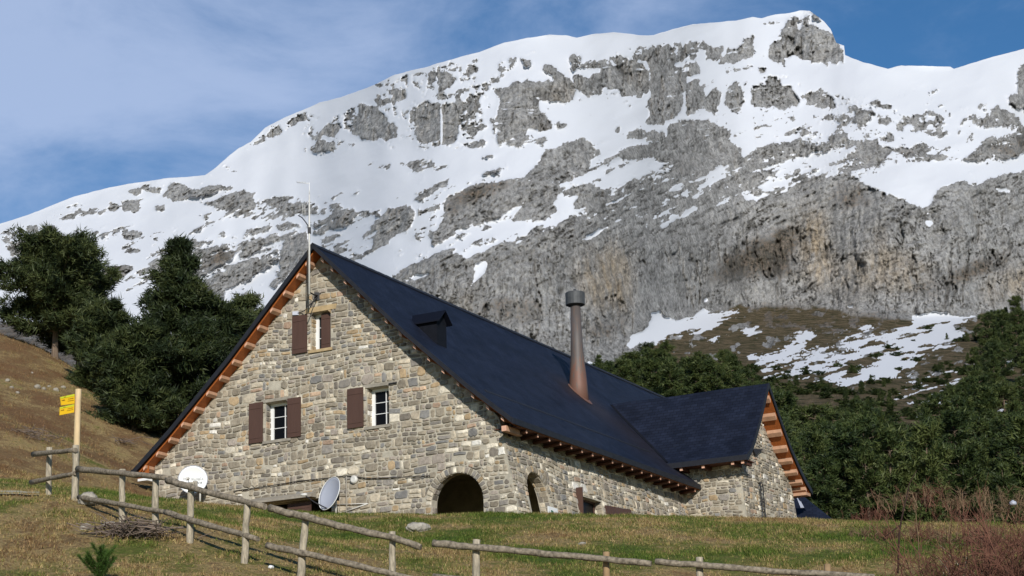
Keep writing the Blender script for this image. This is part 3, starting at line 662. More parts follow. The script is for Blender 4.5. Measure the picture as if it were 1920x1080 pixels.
OCH = [(A6((960,270),(1030,270),(1045,400),(1055,580),(1000,600),(970,560),(950,420)),1.0),(A6((0,440),(150,430),(195,500),(190,700),(60,700),(0,660)),.75),(A5((1560,640),(1850,620),(1850,900),(1560,900)),.5),
 (A6((1060,520),(1350,440),(1500,520),(1500,600),(1300,610),(1060,600)),.6),(A6((1120,720),(1210,730),(1210,780),(1120,775)),1.0),(A6((1820,560),(1960,500),(1960,640),(1700,650)),.7),(A6((900,720),(1000,720),(990,775),(920,770)),.9),
 (A6((1260,350),(1310,350),(1310,440),(1260,440)),.6),(A3((460,620),(620,600),(620,670),(540,690),(460,680)),.8),(A3((1010,420),(1110,430),(1120,560),(1010,560)),.35),(A3((380,800),(470,820),(460,880),(360,870)),.5),(A1((40,520),(230,470),(120,610),(40,610)),.35),
 (A5((820,840),(900,840),(900,960),(820,960)),.5),(A3((1640,880),(1740,980),(1680,1000)),.6),(A4((520,370),(600,370),(600,430),(520,430)),.6)]

STEP = 2.1
gxs = np.arange(-320, 2260, STEP)
YB = 1015.0; NR = 450
sk = np.interp(gxs, [p[0] for p in SKYL], [p[1] for p in SKYL])
sk = sk + 1.0 * fbm(gxs * .06, gxs * 0, 31, 4)
# rows run from the bottom line up to the skyline; each column stretches between
tt = np.linspace(0, 1, NR)[:, None]
_w2 = 45
_env = np.array([sk[max(0, i - _w2):i + _w2 + 1].min() for i in range(len(sk))])
_env = blur(_env[None, :], 22, 1)[0] - 1.5
PX = np.repeat(gxs[None, :], NR, 0)
PY = np.maximum(YB + (_env[None, :] - YB) * tt, sk[None, :])
wx = PX + 5.0 * fbm(PX * .045, PY * .045, 41, 4); wy = PY + 5.0 * fbm(PX * .045 + 50, PY * .045, 42, 4)
def paint(lst, base, mode='set'):
    A = np.full(PX.shape, base, float)
    for poly, val in lst:
        x0 = min(p[0] for p in poly) - 8; x1 = max(p[0] for p in poly) + 8
        c0, c1 = np.searchsorted(gxs, x0), np.searchsorted(gxs, x1)
        if c1 <= c0: continue
        m_ = inpoly(wx[:, c0:c1], wy[:, c0:c1], poly)
        if mode == 'set': A[:, c0:c1][m_] = val
        else: A[:, c0:c1][m_] = np.maximum(A[:, c0:c1][m_], val)
    return A
rock_d = paint(ROCK, 0.0)
# hillside (below the cliff foot) is meadow
foot = np.interp(gxs, [-150,0,300,560,700,1000,1100,1200,1235,1290,1390,1400,1500,1560,1640,1700,1830,1900,2080],[600,600,620,640,690,700,690,668,640,600,570,578,575,580,600,600,592,580,560])
foot = foot + 6 * fbm(gxs * .03, gxs * 0 + 3, 51, 3)
below = PY > foot[None, :]
mead = blur(blur(below.astype(float), 5.0, 0), 1.2, 1)
mead = mead - np.clip((PY - 560) / 60, 0, 1) * np.clip((760 - PY) / 90, 0, 1) * .9 * np.clip(fbm(PX * .045, PY * .09, 53, 5, .7) + .02, 0, 1) * 3.0 * (PX > 700)
mead = np.clip(mead, 0, 1)
snowh = paint(SNOWH, 0.0, 'max')
left_scree = (PX < 620) & below
snow_d = 1 - rock_d
snow_d[below] = 0
snow_d = np.maximum(snow_d, snowh)
snow_d = blur(blur(snow_d, 1.3, 0), .8, 1)
snow_b = blur(blur(snow_d, 2.6, 0), 3.5, 1)
snow_d = np.where(below, snow_b, snow_d)
# uneven melting: steep noise on cliffs, bedding-parallel streaks on the slabs
sl = PY + PX * .42
st1 = fbm(PX * .055, PY * .10, 61, 5, .6)
st2 = fbm((PX * .025), sl * .13, 62, 5, .6)
st3 = fbm(PX * .10, PY * .035, 63, 4, .6)
hi = np.clip((330 - PY) / 80, 0, 1)
nz_ = np.where(below, fbm(PX * .030, (PY + PX * .22) * .17, 64, 5, .62), (1 - hi) * (.45 * st1 + .75 * st2) + hi * (.7 * st1 + .5 * st3))
mixed = np.clip(1 - np.abs(snow_d - .5) * 2, 0, 1)
near = np.clip(blur(blur(rock_d, 9, 1), 6, 0), 0, 1)
spk = fbm(PX * .16, (PY + PX * .2 * (1 - hi)) * .22, 66, 4, .65)
edge = np.clip(1 - np.abs(near - .42) * 2.4, 0, 1) * (1 - below)
snow = snow_d + nz_ * (.20 + .30 * below + 1.05 * mixed + .42 * edge) + spk * (.22 + .55 * edge)
snow = snow - .85 * np.clip(fbm(PX * .012, (PY + PX * .3) * .02, 67, 3) - .16, 0, 1) * np.clip(st2 + spk, 0, 1) * (1 - below) * (PY < 330) * 2.2
band = np.exp(-((PY - (430 - (PX - 600) * .17)) / 75) ** 2) * (PX > 40) * (PX < 1650) * (1 - below)
snow = snow - band * 1.9 * np.clip(fbm(PX * .020, sl * .085, 69, 5, .65) - .03, 0, 1)
up = np.exp(-((PY - np.interp(PX, [500, 800, 1100, 1400, 1700, 1920], [265, 215, 170, 200, 250, 250])) / 60) ** 2) * (1 - below)
snow = snow - up * 1.7 * np.clip(fbm(PX * .045, PY * .05, 70, 5, .7) - .10, 0, 1)
# lingering snow lines on the slabs
snow = snow + .5 * np.clip(fbm(PX * .02, sl * .10, 68, 4, .6) - .40, 0, 1) * np.clip((520 - PY + (PX - 1100) * -.10) / 60, 0, 1) * (PX > 600)
snow = np.clip((snow - .5) * 2.6 + .5, 0, 1)
rockm = 1 - snow
veg = blur(blur(paint(VEG, 0.0, 'max'), 7, 0), 9, 1)
och = blur(blur(paint(OCH, 0.0, 'max'), 8, 0), 7, 1)
# vertical joints and pits of the walls
wv = 9 * fbm(PX * .02, PY * .012, 71, 3)
rib = fbm((PX + wv) * .085, PY * .022, 72, 5, .62)
rid = 1 - np.abs(fbm((PX + wv) * .085, PY * .020, 73, 5, .65)) * 2.6
diag = 1 - np.abs(fbm(PX * .03 + PY * .02, sl * .075, 74, 4, .6)) * 2.2
pit = fbm(PX * .10 + PY * .02, sl * .19, 75, 3, .6)
big = fbm(PX * .014, PY * .010, 76, 3)
# thin ledges catch snow on the upper walls
ledge = np.clip(fbm(PX * .035, (PY + PX * .12) * .16, 84, 4, .6) - .22, 0, 1) * 1.5 * hi * (rockm > .3)
snow = np.clip(snow + ledge, 0, 1); rockm = 1 - snow
cave = np.zeros_like(PX)
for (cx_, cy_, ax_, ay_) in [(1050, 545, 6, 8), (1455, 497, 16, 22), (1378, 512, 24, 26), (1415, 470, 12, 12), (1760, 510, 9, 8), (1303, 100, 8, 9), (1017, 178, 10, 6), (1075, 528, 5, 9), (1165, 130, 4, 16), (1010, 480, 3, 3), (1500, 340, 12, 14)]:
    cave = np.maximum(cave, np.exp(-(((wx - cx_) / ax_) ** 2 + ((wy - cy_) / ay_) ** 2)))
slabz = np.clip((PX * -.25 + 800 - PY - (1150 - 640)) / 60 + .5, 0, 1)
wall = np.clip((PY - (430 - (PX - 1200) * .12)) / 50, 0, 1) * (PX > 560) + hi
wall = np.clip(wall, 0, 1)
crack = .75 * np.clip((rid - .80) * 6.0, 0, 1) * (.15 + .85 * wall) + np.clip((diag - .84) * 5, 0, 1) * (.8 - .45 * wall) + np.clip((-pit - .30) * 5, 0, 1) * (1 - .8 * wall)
chim = np.clip((1 - np.abs(fbm((PX + wv) * .030, PY * .007, 85, 4, .6)) * 2.6 - .84) * 9, 0, 1) * wall * np.clip(fbm(PX * .02, PY * .015, 86, 3) * 3 + .6, 0, 1)  # tall clefts, their shadow goes into the rock colour as dark streaks
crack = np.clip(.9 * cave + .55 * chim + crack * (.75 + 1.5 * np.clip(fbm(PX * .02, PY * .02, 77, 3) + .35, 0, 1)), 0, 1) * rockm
# distance by climbing each column with its own steepness
phi = PI_ + np.arctan((540 - (PY + np.sin(RO) * -(PX - 960) * 0 + (PX - 960) * math.tan(-RO) * 0)) / F)
dphi = np.gradient(-PY, axis=0) / F
g = np.where(below, 11.8, 2.9 * (1 - rockm) + .95 * rockm)
g = .7 * blur(blur(g, 26, 1), 3, 0) + .3 * blur(blur(g, 5, 1), 3, 0)
lnD = np.cumsum(g * np.abs(dphi), axis=0)
lnD = lnD + math.log(125.0)
lnD = .25 * lnD + .75 * blur(lnD, 40, 1)
D = np.exp(lnD)
px_m = D / F
relief = rockm * (1 - mead) * (14.0 * rib + 5.0 * np.clip(rid, 0, 1) + 9.0 * big * wall + 4.0 * diag * (1 - wall) + 3.5 * pit) - 9.0 * crack + 14 * blur(big, 3, 1) - 16 * chim * rockm * (1 - mead) + rockm * (1 - mead) * (30 * fbm((PX + 2 * wv) * .013, PY * .006, 81, 3) + 9 * fbm(PX * .035, sl * .05, 82, 3) + 3.5 * (np.mod(sl * .022 + 2.2 * fbm(PX * .006, PY * .012, 83, 3), 1.0))) * (1 - mead)
relief = relief + 6.0 * blur(blur(rockm * (1 - mead), 2, 0), 2, 1) + (1 - rockm) * (1 - mead) * (16.0 * fbm(PX * .007, (PY + PX * .3) * .010, 78, 3) + 2.0 * fbm(PX * .03, (PY + PX * .35) * .08, 80, 3))
relief = relief + mead * 3.5 * fbm(PX * .03, PY * .06, 79, 4)
D = D - relief * px_m
# directions
Xc = PX - 960; Yc = PY - 540
rx = (cr * Xc + sr * Yc) / F; u_ = -(-sr * Xc + cr * Yc) / F
ry = math.cos(PI_) - u_ * math.sin(PI_); rz = math.sin(PI_) + u_ * math.cos(PI_)
MV = np.stack([rx / ry * D, D, rz / ry * D], -1)
# the far side of the crest drops away behind the skyline
back = []
for k, (dd, dz) in enumerate([(6, -.5), (25, -6), (80, -35), (200, -120)]):
    q = MV[-1].copy(); s_ = 1 + dd / q[:, 1]; q[:, :2] *= s_[:, None]; q[:, 2] += dz; back.append(q)
front = []
for dd, dz in [(66, -24), (44, -14.5), (24, -7.5), (8, -2.2)]:
    q = MV[0].copy(); q[:, :2] *= (1 - dd / q[:, 1])[:, None]; q[:, 2] += dz; front.append(q[None])
MVf = np.concatenate(front + [MV] + [b[None] for b in back], 0)
nr2 = NR + 8; nc = len(gxs)
idx = np.arange(nr2 * nc).reshape(nr2, nc)
quads = np.stack([idx[:-1, :-1], idx[:-1, 1:], idx[1:, 1:], idx[1:, :-1]], -1).reshape(-1, 4)
def ext(A): return np.concatenate([np.repeat(A[:1], 4, 0), A, np.repeat(A[-1:], 4, 0)], 0)
me = np_mesh('mountain', MVf.reshape(-1, 3), quads=quads, mats=[M['mountain']], smooth=True,
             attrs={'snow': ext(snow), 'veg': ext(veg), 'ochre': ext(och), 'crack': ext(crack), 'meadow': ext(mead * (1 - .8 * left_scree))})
tag(link('mountain', me), kind='structure')
def bg_point(px, py):
    c = int(np.clip(round((px - gxs[0]) / STEP), 0, nc - 1))
    r_ = int(np.clip(round((YB - py) / (YB - _env[c]) * (NR - 1)), 0, NR - 1))
    return MV[r_, c], snow[r_, c]
# ------------------------------------------------------------------ the stone house (local frame: X along the gable wall, Y along the ridge, Z up from the base)
_o = O - np.array([0, 0, O[2]])
house = empty('stone_house', (_o[0], _o[1], ZB), -YA)
tag(house, 'large stone mountain house with steep dark slate roof and rubble gable wall', 'house')
rs = random.Random(11)
RX = -6.35                                    # ridge line of the main roof
MP = [(0, 18.53), (3.3, 15.24), (5.55, 13.2), (7.05, 11.97)]   # distance from ridge line, height of the slates
def ztop(x): return float(np.interp(abs(x - RX), [p[0] for p in MP], [p[1] for p in MP]))
WY = 15.5; WXE = 2.8; WG = 2.28
WL = [(0, 15.78), (-.55, 15.0), (-1.15, 14.2), (-1.75, 13.45), (-2.2, 13.0), (-2.62, 12.72)]
WR = [(0, 15.78), (.9, 14.78), (1.9, 13.75), (2.7, 13.12), (3.3, 12.72), (3.95, 12.38)]
def wtop(y):
    d = y - WY; P_ = WL if d < 0 else WR
    return float(np.interp(abs(d), [abs(p[0]) for p in P_], [p[1] for p in P_]))

PAL = [((.150, .130, .100), 15), ((.110, .098, .085), 12), ((.200, .175, .135), 18), ((.265, .230, .175), 16), ((.165, .155, .145), 11), ((.128, .132, .138), 5),
       ((.40, .355, .275), 9), ((.56, .52, .43), 6), ((.58, .57, .53), 2), ((.30, .215, .12), 6), ((.28, .19, .135), 2), ((.235, .205, .18), 8), ((.40, .28, .19), 1)]
def pal(r):
    t = r.random() * sum(w for _, w in PAL)
    for c, w in PAL:
        t -= w
        if t <= 0: break
    k = r.uniform(.85, 1.15) * 1.36
    m_ = (.225, .205, .165)
    return tuple((v * .74 + q * .26) * k * g for v, q, g in zip(c, m_, (1.03, 1.0, .97)))

def wall(name, outline, holes, arches, map3, thick, seed, parent, density=1.0, label=None):
    """outline: 2D loop (a,z); holes: rectangles (a0,a1,z0,z1); arches: (ac, zc, r, zbot); map3(a,z,d)->xyz, d grows into the wall"""
    r = random.Random(seed)
    loops = [outline]
    for (a0, a1, z0, z1) in holes: loops.append([(a0, z0), (a1, z0), (a1, z1), (a0, z1)])
    for (ac, zc, rad, zb) in arches:
        loops.append([(ac - rad, zb)] + [(ac + rad, zb)] + [(ac + rad * math.cos(t), zc + rad * math.sin(t)) for t in np.linspace(0, math.pi, 17)])
    V = []; Fc = []; FM = []; C = []
    flat = [p for l in loops for p in l]
    tris = tessellate_polygon([[Vector((p[0], p[1], 0)) for p in l] for l in loops])
    n = len(flat)
    V += [map3(a, z, 0) for a, z in flat] + [map3(a, z, thick) for a, z in flat]
    Fc += [list(t) for t in tris] + [[i + n for i in t][::-1] for t in tris]
    b = 0
    for l in loops:
        m_ = len(l)
        for i in range(m_): Fc.append([b + i, b + (i + 1) % m_, n + b + (i + 1) % m_, n + b + i])
        b += m_
    FM += [0] * len(Fc); C += [(.4, .36, .3)] * len(V)
    amin = min(p[0] for p in outline); amax = max(p[0] for p in outline); zmin = min(p[1] for p in outline); zmax = max(p[1] for p in outline)
    ow = np.array(outline)
    def push(a, z):
        for (a0, a1, z0, z1) in holes:
            if a0 - .015 < a < a1 + .015 and z0 - .015 < z < z1 + .015:
                ds = [(a - a0, 0), (a1 - a, 1), (z - z0, 2), (z1 - z, 3)]; k = min(ds)[1]
                if k == 0: a = a0 - .015
                elif k == 1: a = a1 + .015
                elif k == 2: z = z0 - .015
                else: z = z1 + .015
        return a, z
    def stone(poly, rr=None, relief=None):
        nonlocal V, Fc, FM, C
        ca = sum(p[0] for p in poly) / len(poly); cz = sum(p[1] for p in poly) / len(poly)
        if not inpoly(np.array([ca]), np.array([cz]), outline)[0]: return
        for (a0, a1, z0, z1) in holes:
            if a0 < ca < a1 and z0 < cz < z1: return
        poly = [push(*p) for p in poly]
        poly2 = []
        for (a, z) in poly:
            if not inpoly(np.array([a]), np.array([z]), outline)[0]:
                # pull towards the centre until inside
                for t in (.8, .6, .4, .2):
                    q = (ca + (a - ca) * t, cz + (z - cz) * t)
                    if inpoly(np.array([q[0]]), np.array([q[1]]), outline)[0]: break
                a, z = q
            poly2.append((a, z))
        poly = poly2; m_ = len(poly)
        h = relief if relief is not None else r.uniform(.012, .042)
        b = len(V); col = pal(r) if rr is None else rr
        tilt = (r.uniform(-.04, .04), r.uniform(-.05, .05))
        sz = max(.05, min(max(p[0] for p in poly) - min(p[0] for p in poly), max(p[1] for p in poly) - min(p[1] for p in poly)))
        k = max(.55, 1 - .036 / sz)
        for (a, z) in poly: V.append(map3(a, z, -.001))
        for (a, z) in poly: V.append(map3(ca + (a - ca) * (.5 + .5 * k), cz + (z - cz) * (.5 + .5 * k), -h * .75))
        for (a, z) in poly:
            aa = ca + (a - ca) * k * .9; zz = cz + (z - cz) * k * .9
            V.append(map3(aa, zz, -h - (aa - ca) * tilt[0] - (zz - cz) * tilt[1] - r.uniform(0, .006)))
        for i in range(m_):
            j = (i + 1) % m_
            Fc.append([b + i, b + j, b + m_ + j, b + m_ + i]); Fc.append([b + m_ + i, b + m_ + j, b + 2 * m_ + j, b + 2 * m_ + i]); FM.extend([1, 1])
        Fc.append([b + 2 * m_ + i for i in range(m_)]); FM.append(1)
        C.extend([col] * (3 * m_))
    def inarch(a, z, extra):
        for (ac, zc, rad, zb) in arches:
            if z >= zc and (a - ac) ** 2 + (z - zc) ** 2 < (rad + extra) ** 2: return (ac, zc, rad)
            if z < zc and abs(a - ac) < rad + .02: return (ac, zc, rad)
        return None
    def warp(a, z):
        return a + .06 * float(fbm(a * 1.3, z * 1.3, seed + 1, 2)), z + .10 * float(fbm(a * .8, z * .9, seed + 2, 2))
    z = zmin - .1
    while z < zmax:
        coarse = .5 + .5 * float(fbm(z * .7, 0.0, seed + 9, 2))
        h = r.choice([r.uniform(.11, .16), r.uniform(.15, .22), r.uniform(.19, .30)]) * density
        a = amin - r.random() * .3
        while a < amax:
            rowh = h
            w = r.choice([r.uniform(.10, .18), r.uniform(.17, .30), r.uniform(.26, .50)]) * density
            cells = [(a, a + w, z, z + h)]
            if h > .19 * density and r.random() < .5:
                k = r.uniform(.35, .65); cells = [(a, a + w, z, z + h * k), (a, a + w, z + h * k, z + h)]
                if w > .3 * density and r.random() < .5: q = a + w * r.uniform(.35, .65); cells = [(a, q, z, z + h * k), (q, a + w, z, z + h * k), (a, a + w, z + h * k, z + h)]
            for (x0, x1, y0, y1) in cells:
                g_ = r.uniform(.010, .024)
                x0 += g_; x1 -= g_; y0 += g_; y1 -= g_
                ww, hh = x1 - x0, y1 - y0
                if ww < .03 or hh < .03: continue
                c_ = min(ww, hh) * r.uniform(.06, .28)
                pts = [(x0 + c_, y0), (x0 + ww * .5, y0 - .006), (x1 - c_, y0), (x1, y0 + c_), (x1 + .004, y0 + hh * .5), (x1, y1 - c_), (x1 - c_, y1), (x0 + ww * .5, y1 + .006), (x0 + c_, y1), (x0, y1 - c_), (x0 - .004, y0 + hh * .5), (x0, y0 + c_)]
                j_ = min(ww, hh) * .10
                pts = [warp(p[0] + r.uniform(-j_, j_), p[1] + r.uniform(-j_, j_)) for p in pts]
                ca, cz = (x0 + x1) / 2, (y0 + y1) / 2
                if inarch(ca, cz, .14): continue
                q2 = []
                for (pa, pz) in pts:
                    A_ = inarch(pa, pz, .21)
                    if A_:
                        ac, zc, rad = A_
                        if pz >= zc:
                            dd = math.hypot(pa - ac, pz - zc); k = (rad + .22) / max(dd, .01); pa, pz = ac + (pa - ac) * k, zc + (pz - zc) * k
                        else: pa = ac + math.copysign(rad + .02, pa - ac)
                    q2.append((pa, pz))
                if r.random() < .02: continue
                stone(q2)
            a += w
        z += h
    for (ac, zc, rad, zb) in arches:
        nv = int(math.pi * (rad + .12) / .14)
        for k in range(nv):
            t0 = math.pi * k / nv + .012; t1 = math.pi * (k + 1) / nv - .012; ro = rad + r.uniform(.17, .21)
            tm = (t0 + t1) / 2
            pts = [(ac + rr_ * math.cos(t), zc + rr_ * math.sin(t)) for rr_, t in ((rad + .004, t0), (rad + .10, t0 + .005), (ro, t0 + .015), (ro + .01, tm), (ro, t1 - .015), (rad + .10, t1 - .005), (rad + .004, t1), (rad, tm))]
            stone(pts, relief=r.uniform(.015, .035))
    def jamb(fn, n0, n1):
        q = n0
        while q < n1:
            hh = r.uniform(.13, .24); c = .02; d = .02
            while d < thick - .08:
                wd = min(r.uniform(.16, .34), thick - .02 - d)
                b = len(V); col = pal(r); h_ = r.uniform(.01, .03)
                P_ = [(d + .012, q + .03), (d + .03, q + .012), (d + wd - .03, q + .012), (d + wd - .012, q + .03), (d + wd - .012, q + hh - .03), (d + wd - .03, q + hh - .012), (d + .03, q + hh - .012), (d + .012, q + hh - .03)]
                cd, cq = d + wd / 2, q + hh / 2
                for (dd, qq) in P_: V.append(fn(dd, qq, .0))
                for (dd, qq) in P_: V.append(fn(cd + (dd - cd) * .86, cq + (qq - cq) * .84, h_))
                for i in range(8): Fc.append([b + i, b + (i + 1) % 8, b + 8 + (i + 1) % 8, b + 8 + i]); FM.append(1)
                Fc.append([b + 8 + i for i in range(8)]); FM.append(1); C.extend([col] * 16)
                d += wd
            q += hh
    for (a0, a1, z0, z1) in holes:
        jamb(lambda d, q, h: map3(a0 + h, min(q, z1), d), z0, z1); jamb(lambda d, q, h: map3(a1 - h, min(q, z1), d), z0, z1)
    for (ac, zc, rad, zb) in arches:
        jamb(lambda d, q, h: map3(ac - rad + h, q, d), zb, zc - .1); jamb(lambda d, q, h: map3(ac + rad - h, q, d), zb, zc - .1)
        jamb(lambda d, q, h: map3(ac + (rad - h) * math.cos(q / rad), zc + (rad - h) * math.sin(q / rad), d), 0.02, math.pi * rad - .2)
    me = bpy.data.meshes.new(name); me.from_pydata([tuple(v) for v in V], [], Fc)
    me.materials.append(M['mortar']); me.materials.append(M['stone'])
    me.polygons.foreach_set('material_index', FM)
    ca_ = me.color_attributes.new('scol', 'FLOAT_COLOR', 'POINT')
    ca_.data.foreach_set('color', np.c_[np.array(C), np.ones(len(C))].astype(np.float32).ravel())
    me.update()
    o = link(name, me, parent)
    if label: o['label'] = label
    return o

# walls ---------------------------------------------------------------
BAT = lambda z: .20 * (11.6 - z)
XL, XR = -12.95, .05
def under(x): return ztop(x) - .19
pts = [(XL, 8.4), (XR + BAT(8.4) - .02, 8.4), (XR + BAT(12.2) - .02, 12.2)]
for x in (-.8, -3.05, RX, -9.65, -11.9): pts.append((x, under(x)))
pts.append((XL, under(XL)))
HOLES_G = [(-8.55, -7.68, 12.46, 13.70), (-4.72, -3.92, 12.46, 13.68), (-6.81, -6.06, 15.20, 16.42), (-8.75, -6.05, 9.0, 10.42)]
wall('stone_wall', pts, HOLES_G, [(-1.56, 9.77, .90, 8.6)], lambda a, z, d: (a, d, z - ZB), .34, 1, house)
wall('stone_wall', [(.003, 8.4), (13.6, 8.4), (13.6, 12.2), (.003, 12.2)], [(4.35, 6.2, 9.0, 10.42)], [(1.60, 10.02, .70, 8.6)],
     lambda a, z, d: (XR + BAT(z) - d, a, z - ZB), .4, 2, house)
wp = [(0.0, 8.4), (WG - .02, 8.4), (WG - .02, wtop(13.62) - .17), (0.0, wtop(13.62) - .17)]
wall('stone_wall', wp, [], [], lambda a, z, d: (a, 13.6 + d, z - ZB), .4, 3, house)
wgp = [(13.603, 8.4), (19.0, 8.4), (19.0, 11.0), (18.75, wtop(18.75) - .17)]
for y in (18.2, 17.4, 16.4, WY, WY - .55, WY - 1.15, 13.603): wgp.append((y, wtop(y) - .17))
wall('stone_wall', wgp, [], [], lambda a, z, d: (WG - d + .06 * (12 - z), a, z - ZB), .4, 4, house)
mb = MB()
mb.box(XL + .003, XL + .45, .51, 27, 8.4 - ZB, under(XL) - ZB)
mb.hexa([(XL, 27, -.6), (XR, 27, -.6), (XR, 27.4, -.6), (XL, 27.4, -.6), (XL, 27, 2.8), (XR, 27, 2.8), (XR, 27.4, 2.8), (XL, 27.4, 2.8)])
mb.add([(XL, 27.1, 2.8), (XR, 27.1, 2.8), (RX, 27.1, 9.3)], [(0, 1, 2)])
mb.box(XL + .46, XR - .6, 5.0, 5.2, -.6, 3.2)            # inner wall behind the porch and windows
mb.box(XL + .46, XR - .6, .52, 5.0, 2.4, 2.6)            # upper floor
mb.build('inner_wall', M['mortar'], house)

# triangular niche in the wing gable
n1 = onX(1411, 841, WG + .03); n2 = onX(1430, 842.5, WG + .03); n3 = onX(1417, 854, WG + .03)
mb = MB(); xx = WG + .045
mb.add([(xx, n1[1], n1[2] - ZB), (xx, n2[1], n2[2] - ZB), (xx, n3[1], n3[2] - ZB), (xx - .1, n1[1], n1[2] - ZB), (xx - .1, n2[1], n2[2] - ZB), (xx - .1, n3[1], n3[2] - ZB)],
       [(0, 1, 2), (5, 4, 3), (0, 3, 4, 1), (1, 4, 5, 2), (2, 5, 3, 0)])
mb.build('triangular_window', M['iron'], house)

# roofs ----------------------------------------------------------------
def slab(name, prof, y0, y1, top, bot, mt, axis='Y', parent=house, nseg=40, stain=None, ends=None):
    """prof: list (x, z) across; runs along axis between y0,y1; closed slab between z-top and z-bot"""
    V = []; RU = []; ST = []; Fc = []
    s = [0]
    for i in range(1, len(prof)): s.append(s[-1] + math.hypot(prof[i][0] - prof[i - 1][0], prof[i][1] - prof[i - 1][1]))
    ysn = np.linspace(y0, y1, nseg + 1)
    for lay in (top, bot):
        for j, y in enumerate(ysn):
            for i, (x, z) in enumerate(prof):
                zz = z + .012 * math.sin(y * 1.7 + i) * (lay == top) * .6
                V.append((x, y, zz - lay - ZB) if axis == 'Y' else (y, x, zz - lay - ZB))
                RU.append((y, s[i], 0)); ST.append(stain(x, y) if stain else 0)
    m_ = len(prof); n = (nseg + 1) * m_
    for j in range(nseg):
        for i in range(m_ - 1):
            a = j * m_ + i
            Fc.append([a, a + 1, a + m_ + 1, a + m_]); Fc.append([n + a, n + a + m_, n + a + m_ + 1, n + a + 1])
        a = j * m_; Fc.append([a, a + m_, n + a + m_, n + a]); a = j * m_ + m_ - 1; Fc.append([a, n + a, n + a + m_, a + m_])
    for j in (0, nseg):
        for i in range(m_ - 1):
            a = j * m_ + i; Fc.append([a, n + a, n + a + 1, a + 1])
    me = bpy.data.meshes.new(name); me.from_pydata(V, [], Fc); me.materials.append(mt)
    at_ = me.attributes.new('ruv', 'FLOAT_VECTOR', 'POINT'); at_.data.foreach_set('vector', np.array(RU, np.float32).ravel())
    at_ = me.attributes.new('stain', 'FLOAT', 'POINT'); at_.data.foreach_set('value', np.array(ST, np.float32))
    me.update()
    return link(name, me, parent)
def dense(P_, k=6):
    o = []
    for i in range(len(P_) - 1):
        for t in np.linspace(0, 1, k, endpoint=False): o.append((P_[i][0] + (P_[i + 1][0] - P_[i][0]) * t, P_[i][1] + (P_[i + 1][1] - P_[i][1]) * t))
    return o + [P_[-1]]
CHX, CHY = -3.50, 12.62
def stain(x, y):
    d = x - CHX
    v = math.exp(-((y - CHY - .2) / (1.3 + max(0, d) * .35)) ** 2) * (1 if d > -.2 else math.exp(-((d + .2) / .4) ** 2)) * math.exp(-max(0, d) / 3.5)
    return .75 * v
RE = [(RX + d, z) for d, z in MP]; LE = [(RX - d, z) for d, z in MP]
slab('slate_roof', dense(RE, 8), -.57, 27.4, 0, .11, M['slate'], stain=stain, nseg=90)
slab('slate_roof', dense(LE, 4), -.57, 27.4, .004, .11, M['slate'])
slab('soffit', [(RX + .02, 18.53)] + RE[1:-1] + [(RE[-1][0] - .04, RE[-1][1] + .03)], -.45, 13.58, .113, .215, M['soffit'])
slab('soffit', [(RX - .02, 18.53)] + LE[1:-1] + [(LE[-1][0] + .04, LE[-1][1] + .03)], -.45, 27, .113, .215, M['soffit'])
WRx = [(WY + d, z) for d, z in WR]; WLx = [(WY + d, z) for d, z in WL]
slab('slate_roof', dense(WLx, 3), -3.9, WXE, 0, .10, M['slate'], 'X').name = 'wing_slate_roof'
slab('slate_roof', dense(WRx, 3), -3.9, WXE, .004, .10, M['slate'], 'X').name = 'wing_slate_roof'
slab('soffit', WLx[:-1] + [(WLx[-1][0] + .05, WLx[-1][1] + .02)], .1, WXE - .05, .103, .20, M['soffit'], 'X')
slab('soffit', WRx[:-1] + [(WRx[-1][0] - .05, WRx[-1][1] + .02)], .1, WXE - .05, .103, .20, M['soffit'], 'X')
# dark verge and eaves boards
def strip(name, prof, p0, p1, up, dn, axis='Y'):
    mb = MB()
    for i in range(len(prof) - 1):
        (x0, z0), (x1, z1) = prof[i], prof[i + 1]
        if axis == 'Y': P_ = lambda x, y, z: (x, y, z - ZB)
        else: P_ = lambda x, y, z: (y, x, z - ZB)
        mb.hexa([P_(x0, p0, z0 - dn), P_(x1, p0, z1 - dn), P_(x1, p1, z1 - dn), P_(x0, p1, z0 - dn), P_(x0, p0, z0 + up), P_(x1, p0, z1 + up), P_(x1, p1, z1 + up), P_(x0, p1, z0 + up)])
    return mb.build(name, M['verge'], house)
strip('verge_board', RE, -.605, -.572, .02, .155); strip('verge_board', LE, -.606, -.572, .019, .17)
strip('verge_board', WLx, WXE + .002, WXE + .035, .015, .19, 'X'); strip('verge_board', WRx, WXE + .002, WXE + .036, .014, .19, 'X')
mb = MB(); ex = RE[-1]
mb.box(ex[0] + .002, ex[0] + .04, -.64, 13.59, ex[1] - .165 - ZB, ex[1] + .01 - ZB); mb.build('eaves_board', M['verge'], house)
mb = MB(); mb.box(LE[-1][0] - .04, LE[-1][0] - .002, -.64, 27, ex[1] - .165 - ZB, ex[1] + .01 - ZB); mb.build('eaves_board', M['verge'], house)
mb = MB(); e = WLx[-1]; mb.box(-.5, WXE + .03, e[0] - .04, e[0] - .002, e[1] - .18 - ZB, e[1] + .01 - ZB); mb.build('eaves_board', M['verge'], house)
